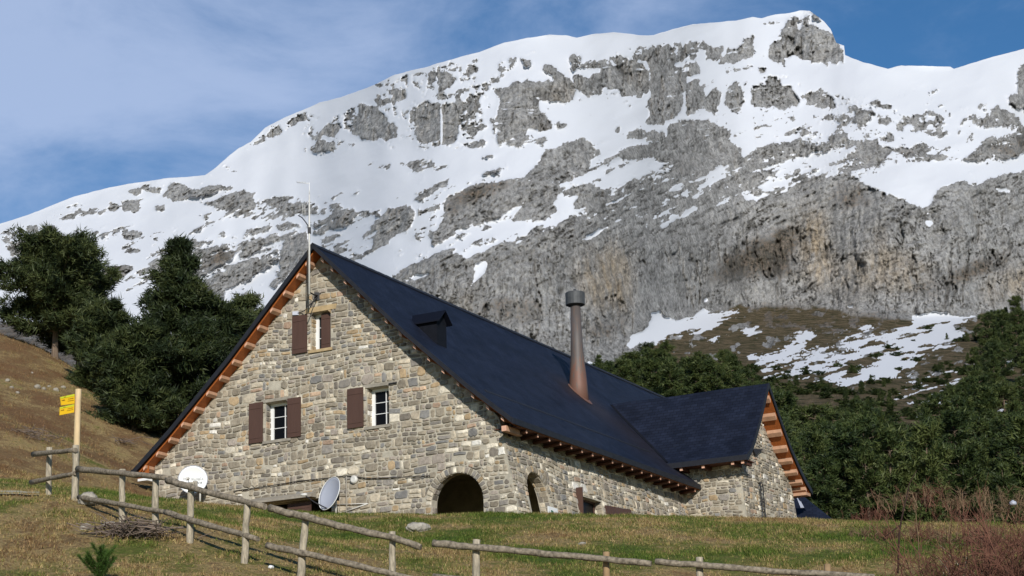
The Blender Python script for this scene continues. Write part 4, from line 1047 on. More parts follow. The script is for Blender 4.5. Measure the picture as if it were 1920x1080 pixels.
# ridge capping
mb = MB()
for i in range(56):
    y0 = -.62 + i * .5
    if y0 > 27.2: break
    for s_ in (-1, 1):
        mb.hexa([(RX, y0, 18.545 - ZB), (RX + s_ * .17, y0, 18.385 - ZB), (RX + s_ * .17, y0 + .515, 18.375 - ZB), (RX, y0 + .515, 18.535 - ZB),
                 (RX, y0, 18.57 - ZB), (RX + s_ * .18, y0, 18.405 - ZB), (RX + s_ * .18, y0 + .515, 18.395 - ZB), (RX, y0 + .515, 18.56 - ZB)])
mb.build('ridge_cap', M['verge'], house)
# a raised slate course where the pitch eases near the eaves
strip('eaves_course', [(-.82, ztop(-.82) + .035), (-.74, ztop(-.74) + .02)], .5, 12.6, .0, .03)

# purlin ends under the verges and rafter tails under the eaves
def purlin(x, side):
    zt = ztop(x) - .225; mb = MB(); w = .047; hgt = .095; k = side * .9
    def zz(xx): return zt - abs(xx - x) * 0 - (xx - x) * k * (1 if side > 0 else 1)
    x0, x1 = x - w, x + w
    y0, y1 = -.47 - rs.uniform(0, .03), .10
    zt0 = zt - (x0 - x) * k * 1.0; zt1 = zt - (x1 - x) * k
    # square section turned with the slope
    mb.hexa([(x0, y0, zt0 - hgt - ZB), (x1, y0, zt1 - hgt - ZB), (x1, y1, zt1 - hgt - ZB), (x0, y1, zt0 - hgt - ZB), (x0, y0, zt0 - ZB), (x1, y0, zt1 - ZB), (x1, y1, zt1 - ZB), (x0, y1, zt0 - ZB)])
    mb.m[2] = 1
    return mb.build('purlin_end', [M['beam'], M['beam_end']], house)
for side in (1, -1):
    d = .30
    while d < 6.7:
        purlin(RX + side * d, side); d += .50 if d > .5 else .36
# big corner purlin
mb = MB(); mb.box(.28, .44, -.50, .5, 11.64 - ZB, 11.80 - ZB); mb.m[2] = 1; mb.build('corner_beam', [M['beam'], M['beam_end']], house)
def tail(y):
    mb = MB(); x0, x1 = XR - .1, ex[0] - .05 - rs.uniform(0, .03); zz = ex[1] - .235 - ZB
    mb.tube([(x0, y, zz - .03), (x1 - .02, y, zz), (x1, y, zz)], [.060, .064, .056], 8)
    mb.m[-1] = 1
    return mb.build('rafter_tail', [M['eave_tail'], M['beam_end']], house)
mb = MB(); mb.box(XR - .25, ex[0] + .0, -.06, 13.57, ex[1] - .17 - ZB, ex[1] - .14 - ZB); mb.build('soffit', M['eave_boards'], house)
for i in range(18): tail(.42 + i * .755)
# wing: rafter tails under its eave, purlin ends under its far verge
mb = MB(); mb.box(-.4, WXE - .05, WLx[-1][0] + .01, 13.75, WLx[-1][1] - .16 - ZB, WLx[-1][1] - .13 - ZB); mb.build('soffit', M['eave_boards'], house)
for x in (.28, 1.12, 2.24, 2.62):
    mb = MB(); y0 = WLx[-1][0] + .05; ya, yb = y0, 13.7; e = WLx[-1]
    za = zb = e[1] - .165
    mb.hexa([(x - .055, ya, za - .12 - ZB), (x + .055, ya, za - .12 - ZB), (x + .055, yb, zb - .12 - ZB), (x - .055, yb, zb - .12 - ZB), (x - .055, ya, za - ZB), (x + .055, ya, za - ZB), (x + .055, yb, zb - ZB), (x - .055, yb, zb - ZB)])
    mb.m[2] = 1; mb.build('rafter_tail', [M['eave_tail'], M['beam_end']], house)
for d in (.25, .75, 1.25, 1.75, 2.2, 2.66, 3.12, 3.5):
    y = WY + d; zt = wtop(y) - .205; k = (wtop(y + .06) - wtop(y - .06)) / .12; mb = MB(); w = .06
    x0, x1 = WG - .1, WXE - .06
    mb.hexa([(x0, y - w, zt - k * w - .12 - ZB), (x1, y - w, zt - k * w - .12 - ZB), (x1, y + w, zt + k * w - .12 - ZB), (x0, y + w, zt + k * w - .12 - ZB),
             (x0, y - w, zt - k * w - ZB), (x1, y - w, zt - k * w - ZB), (x1, y + w, zt + k * w - ZB), (x0, y + w, zt + k * w - ZB)])
    mb.m[3] = 1; mb.build('purlin_end', [M['beam'], M['beam_end']], house)
for d in (.35, .85, 1.35):
    y = WY - d; zt = wtop(y) - .15; mb = MB(); mb.box(WG - .1, WXE - .06, y - .06, y + .06, zt - .2 - ZB, zt - .05 - ZB); mb.m[3] = 1; mb.build('purlin_end', [M['beam'], M['beam_end']], house)
mb = MB(); mb.box(WG - .2, WXE - .03, WY + 3.42, WY + 3.88, 12.13 - ZB, 12.24 - ZB); mb.build('eaves_plate', M['beam'], house)
# boxed end of the left eave
mb = MB(); mb.box(-13.34, XL - .003, -.40, 4, 11.62 - ZB, 11.70 - ZB); mb.build('eaves_box', M['white'], house)
mb = MB(); mb.add([(-13.36, -.38, 11.72 - ZB), (XL - .004, -.38, 11.72 - ZB), (XL - .004, -.38, 12.28 - ZB), (-13.36, -.30, 11.72 - ZB), (XL - .004, -.30, 11.72 - ZB), (XL - .004, -.30, 12.28 - ZB)],
   [(0, 1, 2), (5, 4, 3), (0, 3, 4, 1), (1, 4, 5, 2), (2, 5, 3, 0)]); mb.build('eaves_gusset', M['soffit'], house)

# windows ---------------------------------------------------------------
def gable_window(a0, a1, z0, z1, rows=3, cols=1, dark_leaf=None, deep=.26):
    f = MB(); y0, y1 = deep, deep + .07
    z0 -= ZB; z1 -= ZB
    st = .13
    f.box(a0, a0 + st, y0, y1, z0, z1); f.box(a1 - .07, a1, y0, y1, z0, z1)
    f.box(a0 + st, a1 - .07, y0, y1, z1 - .09, z1); f.box(a0 + st, a1 - .07, y0, y1, z0, z0 + .07)
    iw0, iw1, ih0, ih1 = a0 + st, a1 - .07, z0 + .07, z1 - .09
    for k in range(1, rows): q = ih0 + (ih1 - ih0) * k / rows; f.box(iw0, iw1, y0 + .015, y1 - .015, q - .009, q + .009)
    for k in range(1, cols + 1): q = iw0 + (iw1 - iw0) * k / (cols + 1) + (.10 if cols == 1 else 0); f.box(q - .010, q + .010, y0 + .012, y1 - .018, ih0, ih1)
    w = f.build('window', M['white'], house)
    p = MB(); p.box(iw0, iw1, y1 - .022, y1 - .012, ih0, ih1); p.build('pane', M['glass'], w)
    return w
gable_window(-8.55, -7.68, 12.46, 13.70); gable_window(-4.72, -3.92, 12.46, 13.68)
gable_window(-6.81, -6.06, 15.20, 16.42)
def shutter(a0, a1, z0, z1, y=-.09, parent=house, tiltz=0):
    s = MB(); s.box(a0, a1, y, y + .045, z0 - ZB, z1 - ZB)
    s.box(a0 + .03, a1 - .03, y - .012, y - .001, z0 + .14 - ZB, z0 + .20 - ZB); s.box(a0 + .03, a1 - .03, y - .012, y - .001, z1 - .20 - ZB, z1 - .14 - ZB)
    n = 4
    for k in range(1, n): q = a0 + (a1 - a0) * k / n; s.box(q - .004, q + .004, y - .004, y - .001, z0 + .02 - ZB, z1 - .02 - ZB)
    o = s.build('shutter', M['shutter'], parent)
    for zz in (z0 + .17, z1 - .17):
        h = MB(); h.box(a0 - .03, a0 + .06, y + .046, y + .075, zz - .02 - ZB, zz + .02 - ZB); h.build('hinge', M['iron'], o)
    return o
shutter(-9.15, -8.62, 12.43, 13.74); shutter(-7.66, -7.16, 12.45, 13.72)
shutter(-5.40, -4.82, 12.47, 13.73); shutter(-7.48, -6.92, 15.15, 16.40)
shutter(-6.50, -6.07, 15.23, 16.40, y=.12)
shutter(-7.72, -6.84, 8.9, 10.36, y=.03)
# sills and lintels
def blk(name, x0, x1, y0, y1, z0, z1, m): mb = MB(); mb.box(x0, x1, y0, y1, z0 - ZB, z1 - ZB); return mb.build(name, m, house)
blk('sill', -8.62, -7.55, -.07, .26, 12.36, 12.45, M['lintel']); blk('sill', -4.80, -3.85, -.07, .26, 12.36, 12.45, M['lintel'])
blk('sill', -6.88, -5.98, -.06, .26, 15.10, 15.19, M['lintel_wood'])
blk('lintel', -7.0, -5.82, -.05, .2, 16.43, 16.60, M['lintel_wood']); blk('lintel', -4.85, -3.75, -.035, .2, 13.69, 13.80, M['lintel']); blk('lintel', -8.70, -7.5, -.035, .2, 13.71, 13.81, M['lintel'])
blk('shutter_stay', -3.88, -3.58, -.08, -.06, 13.70, 13.73, M['iron'])
# flat canopy slab over the cellar opening
mb = MB(); mb.hexa([(-9.0, -.34, 10.43 - ZB), (-6.6, -.34, 10.43 - ZB), (-6.6, .02, 10.45 - ZB), (-9.0, .02, 10.45 - ZB), (-9.0, -.34, 10.50 - ZB), (-6.6, -.34, 10.50 - ZB), (-6.6, .02, 10.66 - ZB), (-9.0, .02, 10.66 - ZB)])
mb.build('canopy', M['lintel'], house)
# side wall window with open and closed shutters
xw = XR + BAT(10.2)
mb = MB(); mb.box(xw - .02, xw + .20, 4.30, 4.345, 9.0 - ZB, 10.62 - ZB); mb.build('shutter', M['shutter'], house)
mb = MB(); mb.hexa([(xw + .24, 6.3, 0), (xw + .28, 6.3, 0), (xw + .28, 8.25, 0), (xw + .24, 8.25, 0), (xw + .02, 6.3, 10.32 - ZB), (xw + .06, 6.3, 10.32 - ZB), (xw + .06, 8.25, 10.42 - ZB), (xw + .02, 8.25, 10.42 - ZB)])
for k in range(1, 6):
    y = 6.3 + k * .325
    mb.hexa([(xw + .281, y - .01, 0), (xw + .29, y - .01, 0), (xw + .29, y + .01, 0), (xw + .281, y + .01, 0), (xw + .061, y - .01, 10.36 - ZB), (xw + .07, y - .01, 10.36 - ZB), (xw + .07, y + .01, 10.36 - ZB), (xw + .061, y + .01, 10.36 - ZB)])
mb.build('shutter', M['shutter'], house)
f = MB(); x_ = XR + BAT(10) - .32; f.box(x_ - .05, x_, 4.36, 4.43, 0, 10.42 - ZB); f.box(x_ - .05, x_, 6.1, 6.19, 0, 10.42 - ZB); f.box(x_ - .05, x_, 4.43, 6.1, 10.36 - ZB, 10.42 - ZB); f.box(x_ - .04, x_ - .01, 5.2, 5.26, 0, 10.36 - ZB)
w = f.build('window', M['shutter'], house); p = MB(); p.box(x_ - .035, x_ - .025, 4.44, 6.09, 0, 10.35 - ZB); p.build('pane', M['glass'], w)
# white wall plate with a green D shaped mark
q0 = onX(1026.5, 949, XR + BAT(10) + .12); q1 = onX(1041, 949, XR + BAT(10) + .06)
zt = q0[2] - ZB; ya, yb = q0[1], q0[1] + .62; xx = XR + BAT(10) + .12
mb = MB(); mb.box(xx, xx + .03, ya, yb, zt - .75, zt)
mb.build('wall_plate', M['white'], house)
mb = MB(); c = (ya + yb) / 2
mb.box(xx + .031, xx + .036, ya + .17, ya + .24, zt - .62, zt - .10)
prev = None
for k in range(9):
    t = -math.pi / 2 + math.pi * k / 8; pt = (ya + .24 + .20 * math.cos(t), zt - .36 + .26 * math.sin(t)); pi_ = (ya + .24 + .13 * math.cos(t), zt - .36 + .19 * math.sin(t))
    if prev: mb.add([(xx + .034, prev[0][0], prev[0][1]), (xx + .034, pt[0], pt[1]), (xx + .034, pi_[0], pi_[1]), (xx + .034, prev[1][0], prev[1][1])], [(0, 1, 2, 3)])
    prev = (pt, pi_)
mb.build('plate_mark', M['sign_green'], house)
# iron ladder/pipe on the wing wall and vertical pipe on the gable
p0 = onX(1424, 905, WG + .1); p1 = onX(1430, 966, WG + .1)
mb = MB(); zt = p0[2] - ZB
for dy in (0, .26): mb.tube([(WG + .20, p0[1] + dy, zt - 2.6), (WG + .12, p0[1] + dy, zt)], .022, 6)
for k in range(9): z_ = zt - .12 - k * .28; mb.tube([(WG + .13 + .03 * k * .35, p0[1], z_), (WG + .13 + .03 * k * .35, p0[1] + .26, z_)], .015, 5)
mb.tube([(WG + .02, p0[1] + .13, zt + .02), (WG + .14, p0[1] + .13, zt)], .03, 6)
mb.build('iron_ladder', M['iron'], house)
pa = onY(651, 893, 0); mb = MB(); mb.tube([(pa[0], -.05, pa[2] - ZB), (pa[0], -.05, pa[2] - 2 - ZB)], .022, 6); mb.build('wall_pipe', M['lintel'], house)
pa = onY(666, 900, 0); mb = MB(); mb.tube([(pa[0], .0, pa[2] - ZB), (pa[0], -.10, pa[2] - ZB), (pa[0], -.13, pa[2] - ZB)], [.13, .13, .08], 14); mb.build('wall_lamp', M['pole'], house)
# cable sagging along the gable
cp = [(438, 921), (500, 912), (560, 902), (610, 897), (650, 892), (690, 897), (750, 895), (806, 892)]
mb = MB(); mb.tube([tuple(onY(a, b, -.06) - np.array([0, 0, ZB])) for a, b in cp], .016, 5); mb.build('wall_cable', M['cable'], house)
cp = [(660, 940), (700, 941)]
mb = MB(); mb.tube([tuple(onY(a, b, -.06) - np.array([0, 0, ZB])) for a, b in ((632, 946), (690, 944))], .014, 5)
mb.tube([tuple(onY(a, b, -.05) - np.array([0, 0, ZB])) for a, b in ((640, 962), (668, 952), (690, 944))], .02, 5); mb.build('wall_bracket', M['pole'], house)

# chimney -----------------------------------------------------------------
zc = ztop(CHX)
topz = onY(1078, 573, CHY)[2]
ch = MB(); n = 20
prof = [(.38, zc - .55), (.335, zc + .3), (.285, zc + .95), (.235, zc + 1.7), (.185, topz)]
ch.tube([(CHX + (0.0 if i else 0), CHY, z - ZB) for i, (r_, z) in enumerate(prof)], [r_ for r_, z in prof], n)
chim = ch.build('chimney', M['rust'], house)
cp_ = MB(); zb = topz - ZB
cap_h = onY(1078, 549, CHY)[2] - topz
cp_.tube([(CHX, CHY, zb + .0), (CHX, CHY, zb + .02), (CHX, CHY, zb + cap_h - .03), (CHX, CHY, zb + cap_h)], [.30, .36, .365, .345], n, smooth=False)
cp_.tube([(CHX, CHY, zb + cap_h), (CHX, CHY, zb + cap_h + .14)], .055, 8)
cp_.build('chimney_cap', M['cap'], chim)
fl = MB()
ring = []
for k in range(20):
    t = 2 * math.pi * k / 20; x = CHX + .44 * math.cos(t) + .06; y = CHY + .42 * math.sin(t); ring.append((x, y, ztop(x) + .018 - ZB))
inn = []
for k in range(20):
    t = 2 * math.pi * k / 20; x = CHX + .33 * math.cos(t); y = CHY + .33 * math.sin(t); inn.append((x, y, ztop(x) + .07 - ZB))
fl.add(ring + inn, [(k, (k + 1) % 20, 20 + (k + 1) % 20, 20 + k) for k in range(20)]); fl.build('flashing', M['rust'], chim)

# dark valleys where the wing roof meets the main slope
mb = MB(); pv = []
for y in np.linspace(15.45, 12.95, 14):
    xs_ = np.linspace(-4.5, .7, 400); zz_ = np.array([ztop(x) for x in xs_]); k = int(np.argmin(np.abs(zz_ - wtop(y)))); pv.append((xs_[k], y, wtop(y)))
for i in range(len(pv) - 1):
    (xa, ya, za), (xb, yb_, zb_) = pv[i], pv[i + 1]
    mb.add([(xa - .07, ya, za + .075 - ZB), (xb - .07, yb_, zb_ + .075 - ZB), (xb + .07, yb_, zb_ + .035 - ZB), (xa + .07, ya, za + .035 - ZB), (xa - .07, ya, za - .05 - ZB), (xb - .07, yb_, zb_ - .05 - ZB)], [(0, 1, 2, 3), (4, 5, 1, 0)])
mb.build('roof_valley', M['vent_slate'], house)
# slate covered roof vent (small dormer) -----------------------------------
vx = onY(826, 640, 1.55)
VX, VY = -2.92, 1.62
zb = ztop(VX) - ZB
dm = MB(); hgt = .80; w = .30
x0 = VX - .82; za = ztop(x0) - ZB
zt_ = zb + hgt
dm.hexa([(x0, VY - w, za - .1), (VX, VY - w, zb - .1), (VX, VY + w, zb - .1), (x0, VY + w, za - .1), (x0, VY - w, zt_), (VX, VY - w, zt_), (VX, VY + w, zt_), (x0, VY + w, zt_)])
dm.add([(VX, VY - w, zt_), (VX, VY + w, zt_), (VX, VY, zt_ + .30)], [(0, 1, 2)])
dmo = dm.build('roof_vent', M['vent_slate'], house)
dr = MB()
for s_ in (-1, 1):
    dr.hexa([(x0 - .25, VY, zt_ + .33), (VX + .16, VY, zt_ + .33), (VX + .16, VY + s_ * (w + .12), zt_ - .07), (x0 - .05, VY + s_ * (w + .12), zt_ - .07),
             (x0 - .25, VY, zt_ + .37), (VX + .16, VY, zt_ + .37), (VX + .16, VY + s_ * (w + .12), zt_ - .03), (x0 - .05, VY + s_ * (w + .12), zt_ - .03)])
dr.build('vent_roof', M['slate'], dmo)

# low annex roof beyond the wing --------------------------------------------
an = empty('annex', (_o[0], _o[1], ZB), -YA); tag(an, 'low annex beyond the wing with a dark slate lean-to roof and small skylight', 'annex')
A_ = onY(1480, 916, 21.5); B_ = onY(1500, 925, 21.5); C_ = onY(1568, 979, 19.8); D_ = onY(1480, 990, 19.2)
V_ = [(q[0], q[1], q[2] - ZB) for q in (A_, B_, C_, D_)]
me = bpy.data.meshes.new('lean_to_roof'); me.from_pydata(V_ + [(x, y, z - .14) for x, y, z in V_], [], [(0, 3, 2, 1), (4, 5, 6, 7), (0, 1, 5, 4), (1, 2, 6, 5), (2, 3, 7, 6), (3, 0, 4, 7)]); me.materials.append(M['slate'])
at_ = me.attributes.new('ruv', 'FLOAT_VECTOR', 'POINT'); at_.data.foreach_set('vector', np.array([(0, 0, 0), (.6, 0, 0), (1.8, 3, 0), (0, 3.2, 0)] * 2, np.float32).ravel())
link('lean_to_roof', me, an)
vA, vB, vC, vD = [Vector(v) for v in V_]
def rp(u, v, h): q = vA.lerp(vB, u).lerp(vD.lerp(vC, u), v); nn = (vB - vA).cross(vD - vA).normalized(); nn = nn if nn.z > 0 else -nn; return tuple(q + nn * h)
mb = MB(); mb.hexa([rp(.38, .52, .003), rp(.50, .52, .003), rp(.50, .24, .003), rp(.38, .24, .003), rp(.38, .52, .04), rp(.50, .52, .04), rp(.50, .24, .04), rp(.38, .24, .04)]); mb.build('skylight', M['dish_grey'], an)
mb = MB(); mb.box(2.6, C_[0] - .25, 20.1, 20.4, -1.0, C_[2] - .35 - ZB); mb.build('annex_wall', M['mortar'], an)
# ------------------------------------------------------------------ antenna mast on the gable
def H3(l): return (l[0], l[1], l[2])
mast = empty('antenna_mast', tuple(world((onY(580, 552, -.75)))), 0)
tag(mast, 'tall thin pale antenna mast bracketed to the gable wall above the top window', 'antenna')
m0 = Vector(world(onY(580.5, 552, -.75)))
def mloc(px, py, Y=-.75): return tuple(Vector(world(onY(px, py, Y))) - m0)
hgt = (Vector(world(onY(580.5, 345, -.75))) - m0).z
mb = MB(); mb.tube([(0, 0, 0), (0, 0, hgt * .55), (0, 0, hgt * .9)], [.034, .030, .024], 8); mb.build('pole', M['pole'], mast)
mb = MB(); mb.tube([(0, 0, hgt * .9), (0, 0, hgt + .05)], [.016, .010], 6); mb.build('whip', M['white'], mast)
mb = MB(); mb.tube([mloc(556, 341), mloc(566, 342.5), mloc(580, 344)], .011, 5)
for px in (559, 563, 568, 573): a = Vector(mloc(px, 342)); mb.tube([a + Vector((0, -.10, 0)), a + Vector((0, .10, 0))], .007, 4)
mb.build('yagi_aerial', M['white'], mast)
mb = MB(); mb.tube([mloc(560, 404), mloc(567, 408), mloc(574, 417), mloc(582, 429)], .018, 6); mb.build('aerial_arm', M['iron'], mast)
mb = MB(); mb.tube([mloc(568, 382), mloc(568.5, 405)], .009, 5); mb.tube([mloc(572, 384), mloc(572.5, 410)], .007, 5); mb.tube([mloc(568.3, 395), mloc(572.3, 396)], .007, 5); mb.build('dipole_aerial', M['pole'], mast)
mb = MB(); mb.box(-.05, .05, -.05, .05, (Vector(mloc(581, 431))).z - .12, (Vector(mloc(581, 431))).z + .08); mb.build('clamp', M['iron'], mast)
mb = MB()
mb.tube([mloc(581, 548), mloc(588, 552, -.3), mloc(597, 555, .0)], .025, 6); mb.tube([mloc(578, 574), mloc(588, 566, -.3), mloc(597, 556, .0)], .018, 6)
a = Vector(mloc(597, 556, .0)); mb.box(a.x - .12, a.x + .12, a.y - .05, a.y + .02, a.z - .13, a.z + .13)
mb.build('wall_bracket', M['iron'], mast)
mb = MB(); mb.tube([mloc(577, 470, -.72), mloc(576.5, 520, -.72), mloc(577, 556, -.7), mloc(575, 580, -.3), mloc(566, 585, -.08), mloc(556, 588, -.07)], .016, 5); mb.build('cable', M['cable'], mast)
mb = MB(); a = Vector(mloc(555, 588, -.06)); mb.box(a.x - .10, a.x + .10, a.y - .06, a.y + .02, a.z - .06, a.z + .06); mb.build('junction_box', M['dish_grey'], mast)

# ------------------------------------------------------------------ satellite dishes
def dish(name_label, cpx, cpy, Y, nrm, wid, hei, m, feed, group, basep, writing=None, extra=None, roll=0):
    c = Vector(world(onY(cpx, cpy, Y)))
    root = empty('satellite_dish', tuple(c)); tag(root, name_label, 'satellite dish')
    nrm = Vector(nrm).normalized(); side = Vector((0, 0, 1)).cross(nrm).normalized(); up = nrm.cross(side)
    if roll: side, up = side * math.cos(roll) + up * math.sin(roll), up * math.cos(roll) - side * math.sin(roll)
    mb = MB(); rings = 7; n = 32; V = []
    for layer in (0, 1):
        for i in range(rings + 1):
            q = i / rings
            for k in range(n):
                t = 2 * math.pi * k / n
                dep = (q * q - 1) * .10 - layer * .015
                p = side * math.cos(t) * q * wid / 2 + up * math.sin(t) * q * hei / 2 + nrm * dep
                V.append(tuple(p))
    Fc = []; n1 = (rings + 1) * n
    for i in range(rings):
        for k in range(n):
            k2 = (k + 1) % n
            Fc.append((i * n + k, i * n + k2, (i + 1) * n + k2, (i + 1) * n + k)); Fc.append((n1 + i * n + k, n1 + (i + 1) * n + k, n1 + (i + 1) * n + k2, n1 + i * n + k2))
    for k in range(n): k2 = (k + 1) % n; Fc.append((rings * n + k, rings * n + k2, n1 + rings * n + k2, n1 + rings * n + k))
    mb.add(V, Fc, 0, True); d = mb.build('reflector', m, root)
    rim = MB(); rim.tube([tuple(side * math.cos(t) * wid / 2 + up * math.sin(t) * hei / 2) for t in np.linspace(0, 2 * math.pi, 33)], .012, 5, cap=False); rim.build('rim', M['dish_white'] if m is M['dish_grey'] else M['dish_grey'], root)
    f = Vector(world(onY(*feed))) - c
    low = -up * hei * .47 - nrm * .02
    mb = MB(); mid = low.lerp(f, .55) - Vector((0, 0, .04)); mb.tube([low, mid, f], [.022, .020, .018], 6); mb.build('feed_arm', M['iron'] if m is M['dish_grey'] else M['dish_grey'], root)
    mb = MB(); dr = (-f).normalized(); mb.tube([f - dr * .10, f - dr * .02, f + dr * .04, f + dr * .10], [.035, .045, .05, .03], 10); mb.build('receiver', M['pole'], root)
    bp = Vector(world(onY(*basep))) - c
    mb = MB(); mb.tube([-nrm * .13, -nrm * .24 + Vector((0, 0, -.05)), Vector((bp.x, bp.y, -.15)), bp], [.03, .03, .03, .03], 8); mb.build('mount_pole', M['pole'], root)
    mb = MB(); a = -nrm * .27; s_ = .09; mb.box(a.x - s_, a.x + s_, a.y - s_, a.y + s_, a.z - .12, a.z + .12); mb.build('mount_bracket', M['iron'], root)
    return root, c, nrm, side, up
r1, c1, n1v, s1v, u1v = dish('round white satellite dish with grey lettering by the left end of the gable', 361.5, 899, -.75, (.08, -.985, -.02), .93, .90, M['dish_white'], (352, 897, -1.15), None, (375, 945, -.55))
# the lettering printed on the white dish (only partly legible in the photograph)
def lettering(text, off_s, off_u, size):
    cu = bpy.data.curves.new('dish_lettering', 'FONT'); cu.body = text; cu.size = size; cu.align_x = 'CENTER'; cu.align_y = 'CENTER'; cu.extrude = .002
    o = bpy.data.objects.new('dish_lettering', cu); COL.objects.link(o)
    cu.materials.append(M['letter']); bpy.context.view_layer.update(); me_ = bpy.data.meshes.new_from_object(o.evaluated_get(bpy.context.evaluated_depsgraph_get())); bpy.data.objects.remove(o); o = link('dish_lettering', me_); o.parent = r1
    q = (off_s / .465) ** 2 + (off_u / .45) ** 2
    p = s1v * off_s + u1v * off_u + n1v * ((q - 1) * .10 + .035)
    o.matrix_local = Matrix(((s1v.x, u1v.x, n1v.x, p.x), (s1v.y, u1v.y, n1v.y, p.y), (s1v.z, u1v.z, n1v.z, p.z), (0, 0, 0, 1)))
lettering('Inte', -.22, .03, .13); lettering('munal.de', .17, .03, .13); lettering('gr', -.20, -.10, .13); lettering('uvle', .19, -.09, .13)
mb = MB(); a = Vector(world(onY(366, 907, -1.1))) - c1; mb.box(a.x - .07, a.x + .07, a.y - .05, a.y + .05, a.z - .10, a.z + .08); mb.build('receiver_housing', M['lintel'], r1)
dish('grey oval satellite dish turned sideways beside the cellar shutter', 617.5, 925, -1.0, (-.72, -.64, .28), 1.0, 1.08, M['dish_grey'], (570, 927.5, -1.35), None, (630, 965, -.8), roll=.12)

# ------------------------------------------------------------------ wooden rail fences
rf = random.Random(4)
def pw(px, py, D): return Vector(at(px, py, D))
def post(px, ytop, ybase, D, rad, parent, base, m, lean=0):
    t = pw(px, ytop, D); b = Vector(t); b.z = float(gz(t.x, t.y)[0]) - .25
    bb = pw(px + lean, ybase, D); b.x = bb.x
    mb = MB(); L_ = (t - b).length; k = 7
    pts = [b.lerp(t, i / k) - base + Vector((rf.uniform(-.008, .008), 0, 0)) for i in range(k + 1)]
    mb.tube(pts, [rad * (1.06 - .10 * i / k) * rf.uniform(.95, 1.05) for i in range(k + 1)], 9, wob=.10, rng=rf, smooth=True)
    return mb.build('post', m, parent), t
def rail(pts, rad, parent, base, m=None):
    P_ = []
    for i in range(len(pts) - 1):
        for t in np.linspace(0, 1, 7, endpoint=False): P_.append(pts[i].lerp(pts[i + 1], t))
    P_.append(pts[-1]); n = len(P_)
    P_ = [p - base + Vector((0, 0, rf.uniform(-.009, .009))) for p in P_]
    mb = MB(); mb.tube(P_, [rad * rf.uniform(.90, 1.08) * (1.08 - .16 * i / n) for i in range(n)], 9, wob=.12, rng=rf, smooth=True)
    return mb.build('rail', m or M['fence'], parent)
def Dp(px): return float(np.interp(px, [60, 92, 142, 228, 291, 355, 457, 567, 735, 893, 1137, 1310, 1600, 1900], [43.6, 43, 41.5, 39.8, 39, 38.2, 37, 36.3, 35.5, 35, 34.5, 34, 33.5, 33]))
def fence(label, posts, rails, group='weathered wooden rail fences'):
    b0 = pw(posts[0][0], posts[0][2], Dp(posts[0][0])); root = empty('rail_fence', tuple(b0)); tag(root, label, 'fence', group)
    for (px, y0, y1, rad, m, lean) in posts: post(px, y0, y1, Dp(px), rad, root, b0, m, lean)
    for (pts, rad) in rails: rail([pw(x, y, Dp(x) - .14) for x, y in pts], rad, root, b0)
    return root
fence('weathered two rail log fence running down the slope from the signpost past the dishes', 
 [(92, 839, 930, .065, M['fence_post'], 0), (142.5, 835, 942, .072, M['fence_post'], -2), (229, 880, 985, .065, M['fence_post'], 0), (291.5, 890, 995, .068, M['fence_post'], 0), (359, 905, 1018, .066, M['fence_post'], -3), (463, 946, 1062, .068, M['fence_post'], -6), (573, 962, 1092, .072, M['fence_post'], -12), (736, 997, 1120, .062, M['fence_post'], -2)],
 [([(62, 852), (142, 844)], .055), ([(58, 905), (142, 887)], .052), ([(146, 880), (229, 887), (318, 897)], .062), ([(314, 900), (362, 915), (497, 951)], .066), ([(506, 953), (573, 970), (660, 992), (736, 1008), (789, 1026)], .066),
  ([(148, 932), (229, 946), (318, 962)], .052), ([(310, 960), (362, 976), (484, 1011)], .058), ([(500, 1023), (572, 1038), (660, 1058), (800, 1092)], .060)])
fence('pale rail fence section at the lower centre with one grey and one tan post', [(893, 1012, 1139, .070, M['fence_post'], 0), (1137, 1035, 1160, .062, M['tan_post'], 0)], [([(812, 1019), (893, 1026), (1020, 1038), (1221, 1057)], .062), ([(812, 1082), (1221, 1120)], .06)])
fence('pale rail fence section leading into the bare bushes at lower right', [(1312, 1045, 1175, .068, M['fence_post'], 0), (1552, 1058, 1190, .060, M['tan_post'], 0)], [([(1229, 1053), (1312, 1060), (1450, 1071), (1640, 1082)], .056), ([(1229, 1118), (1640, 1150)], .055)])

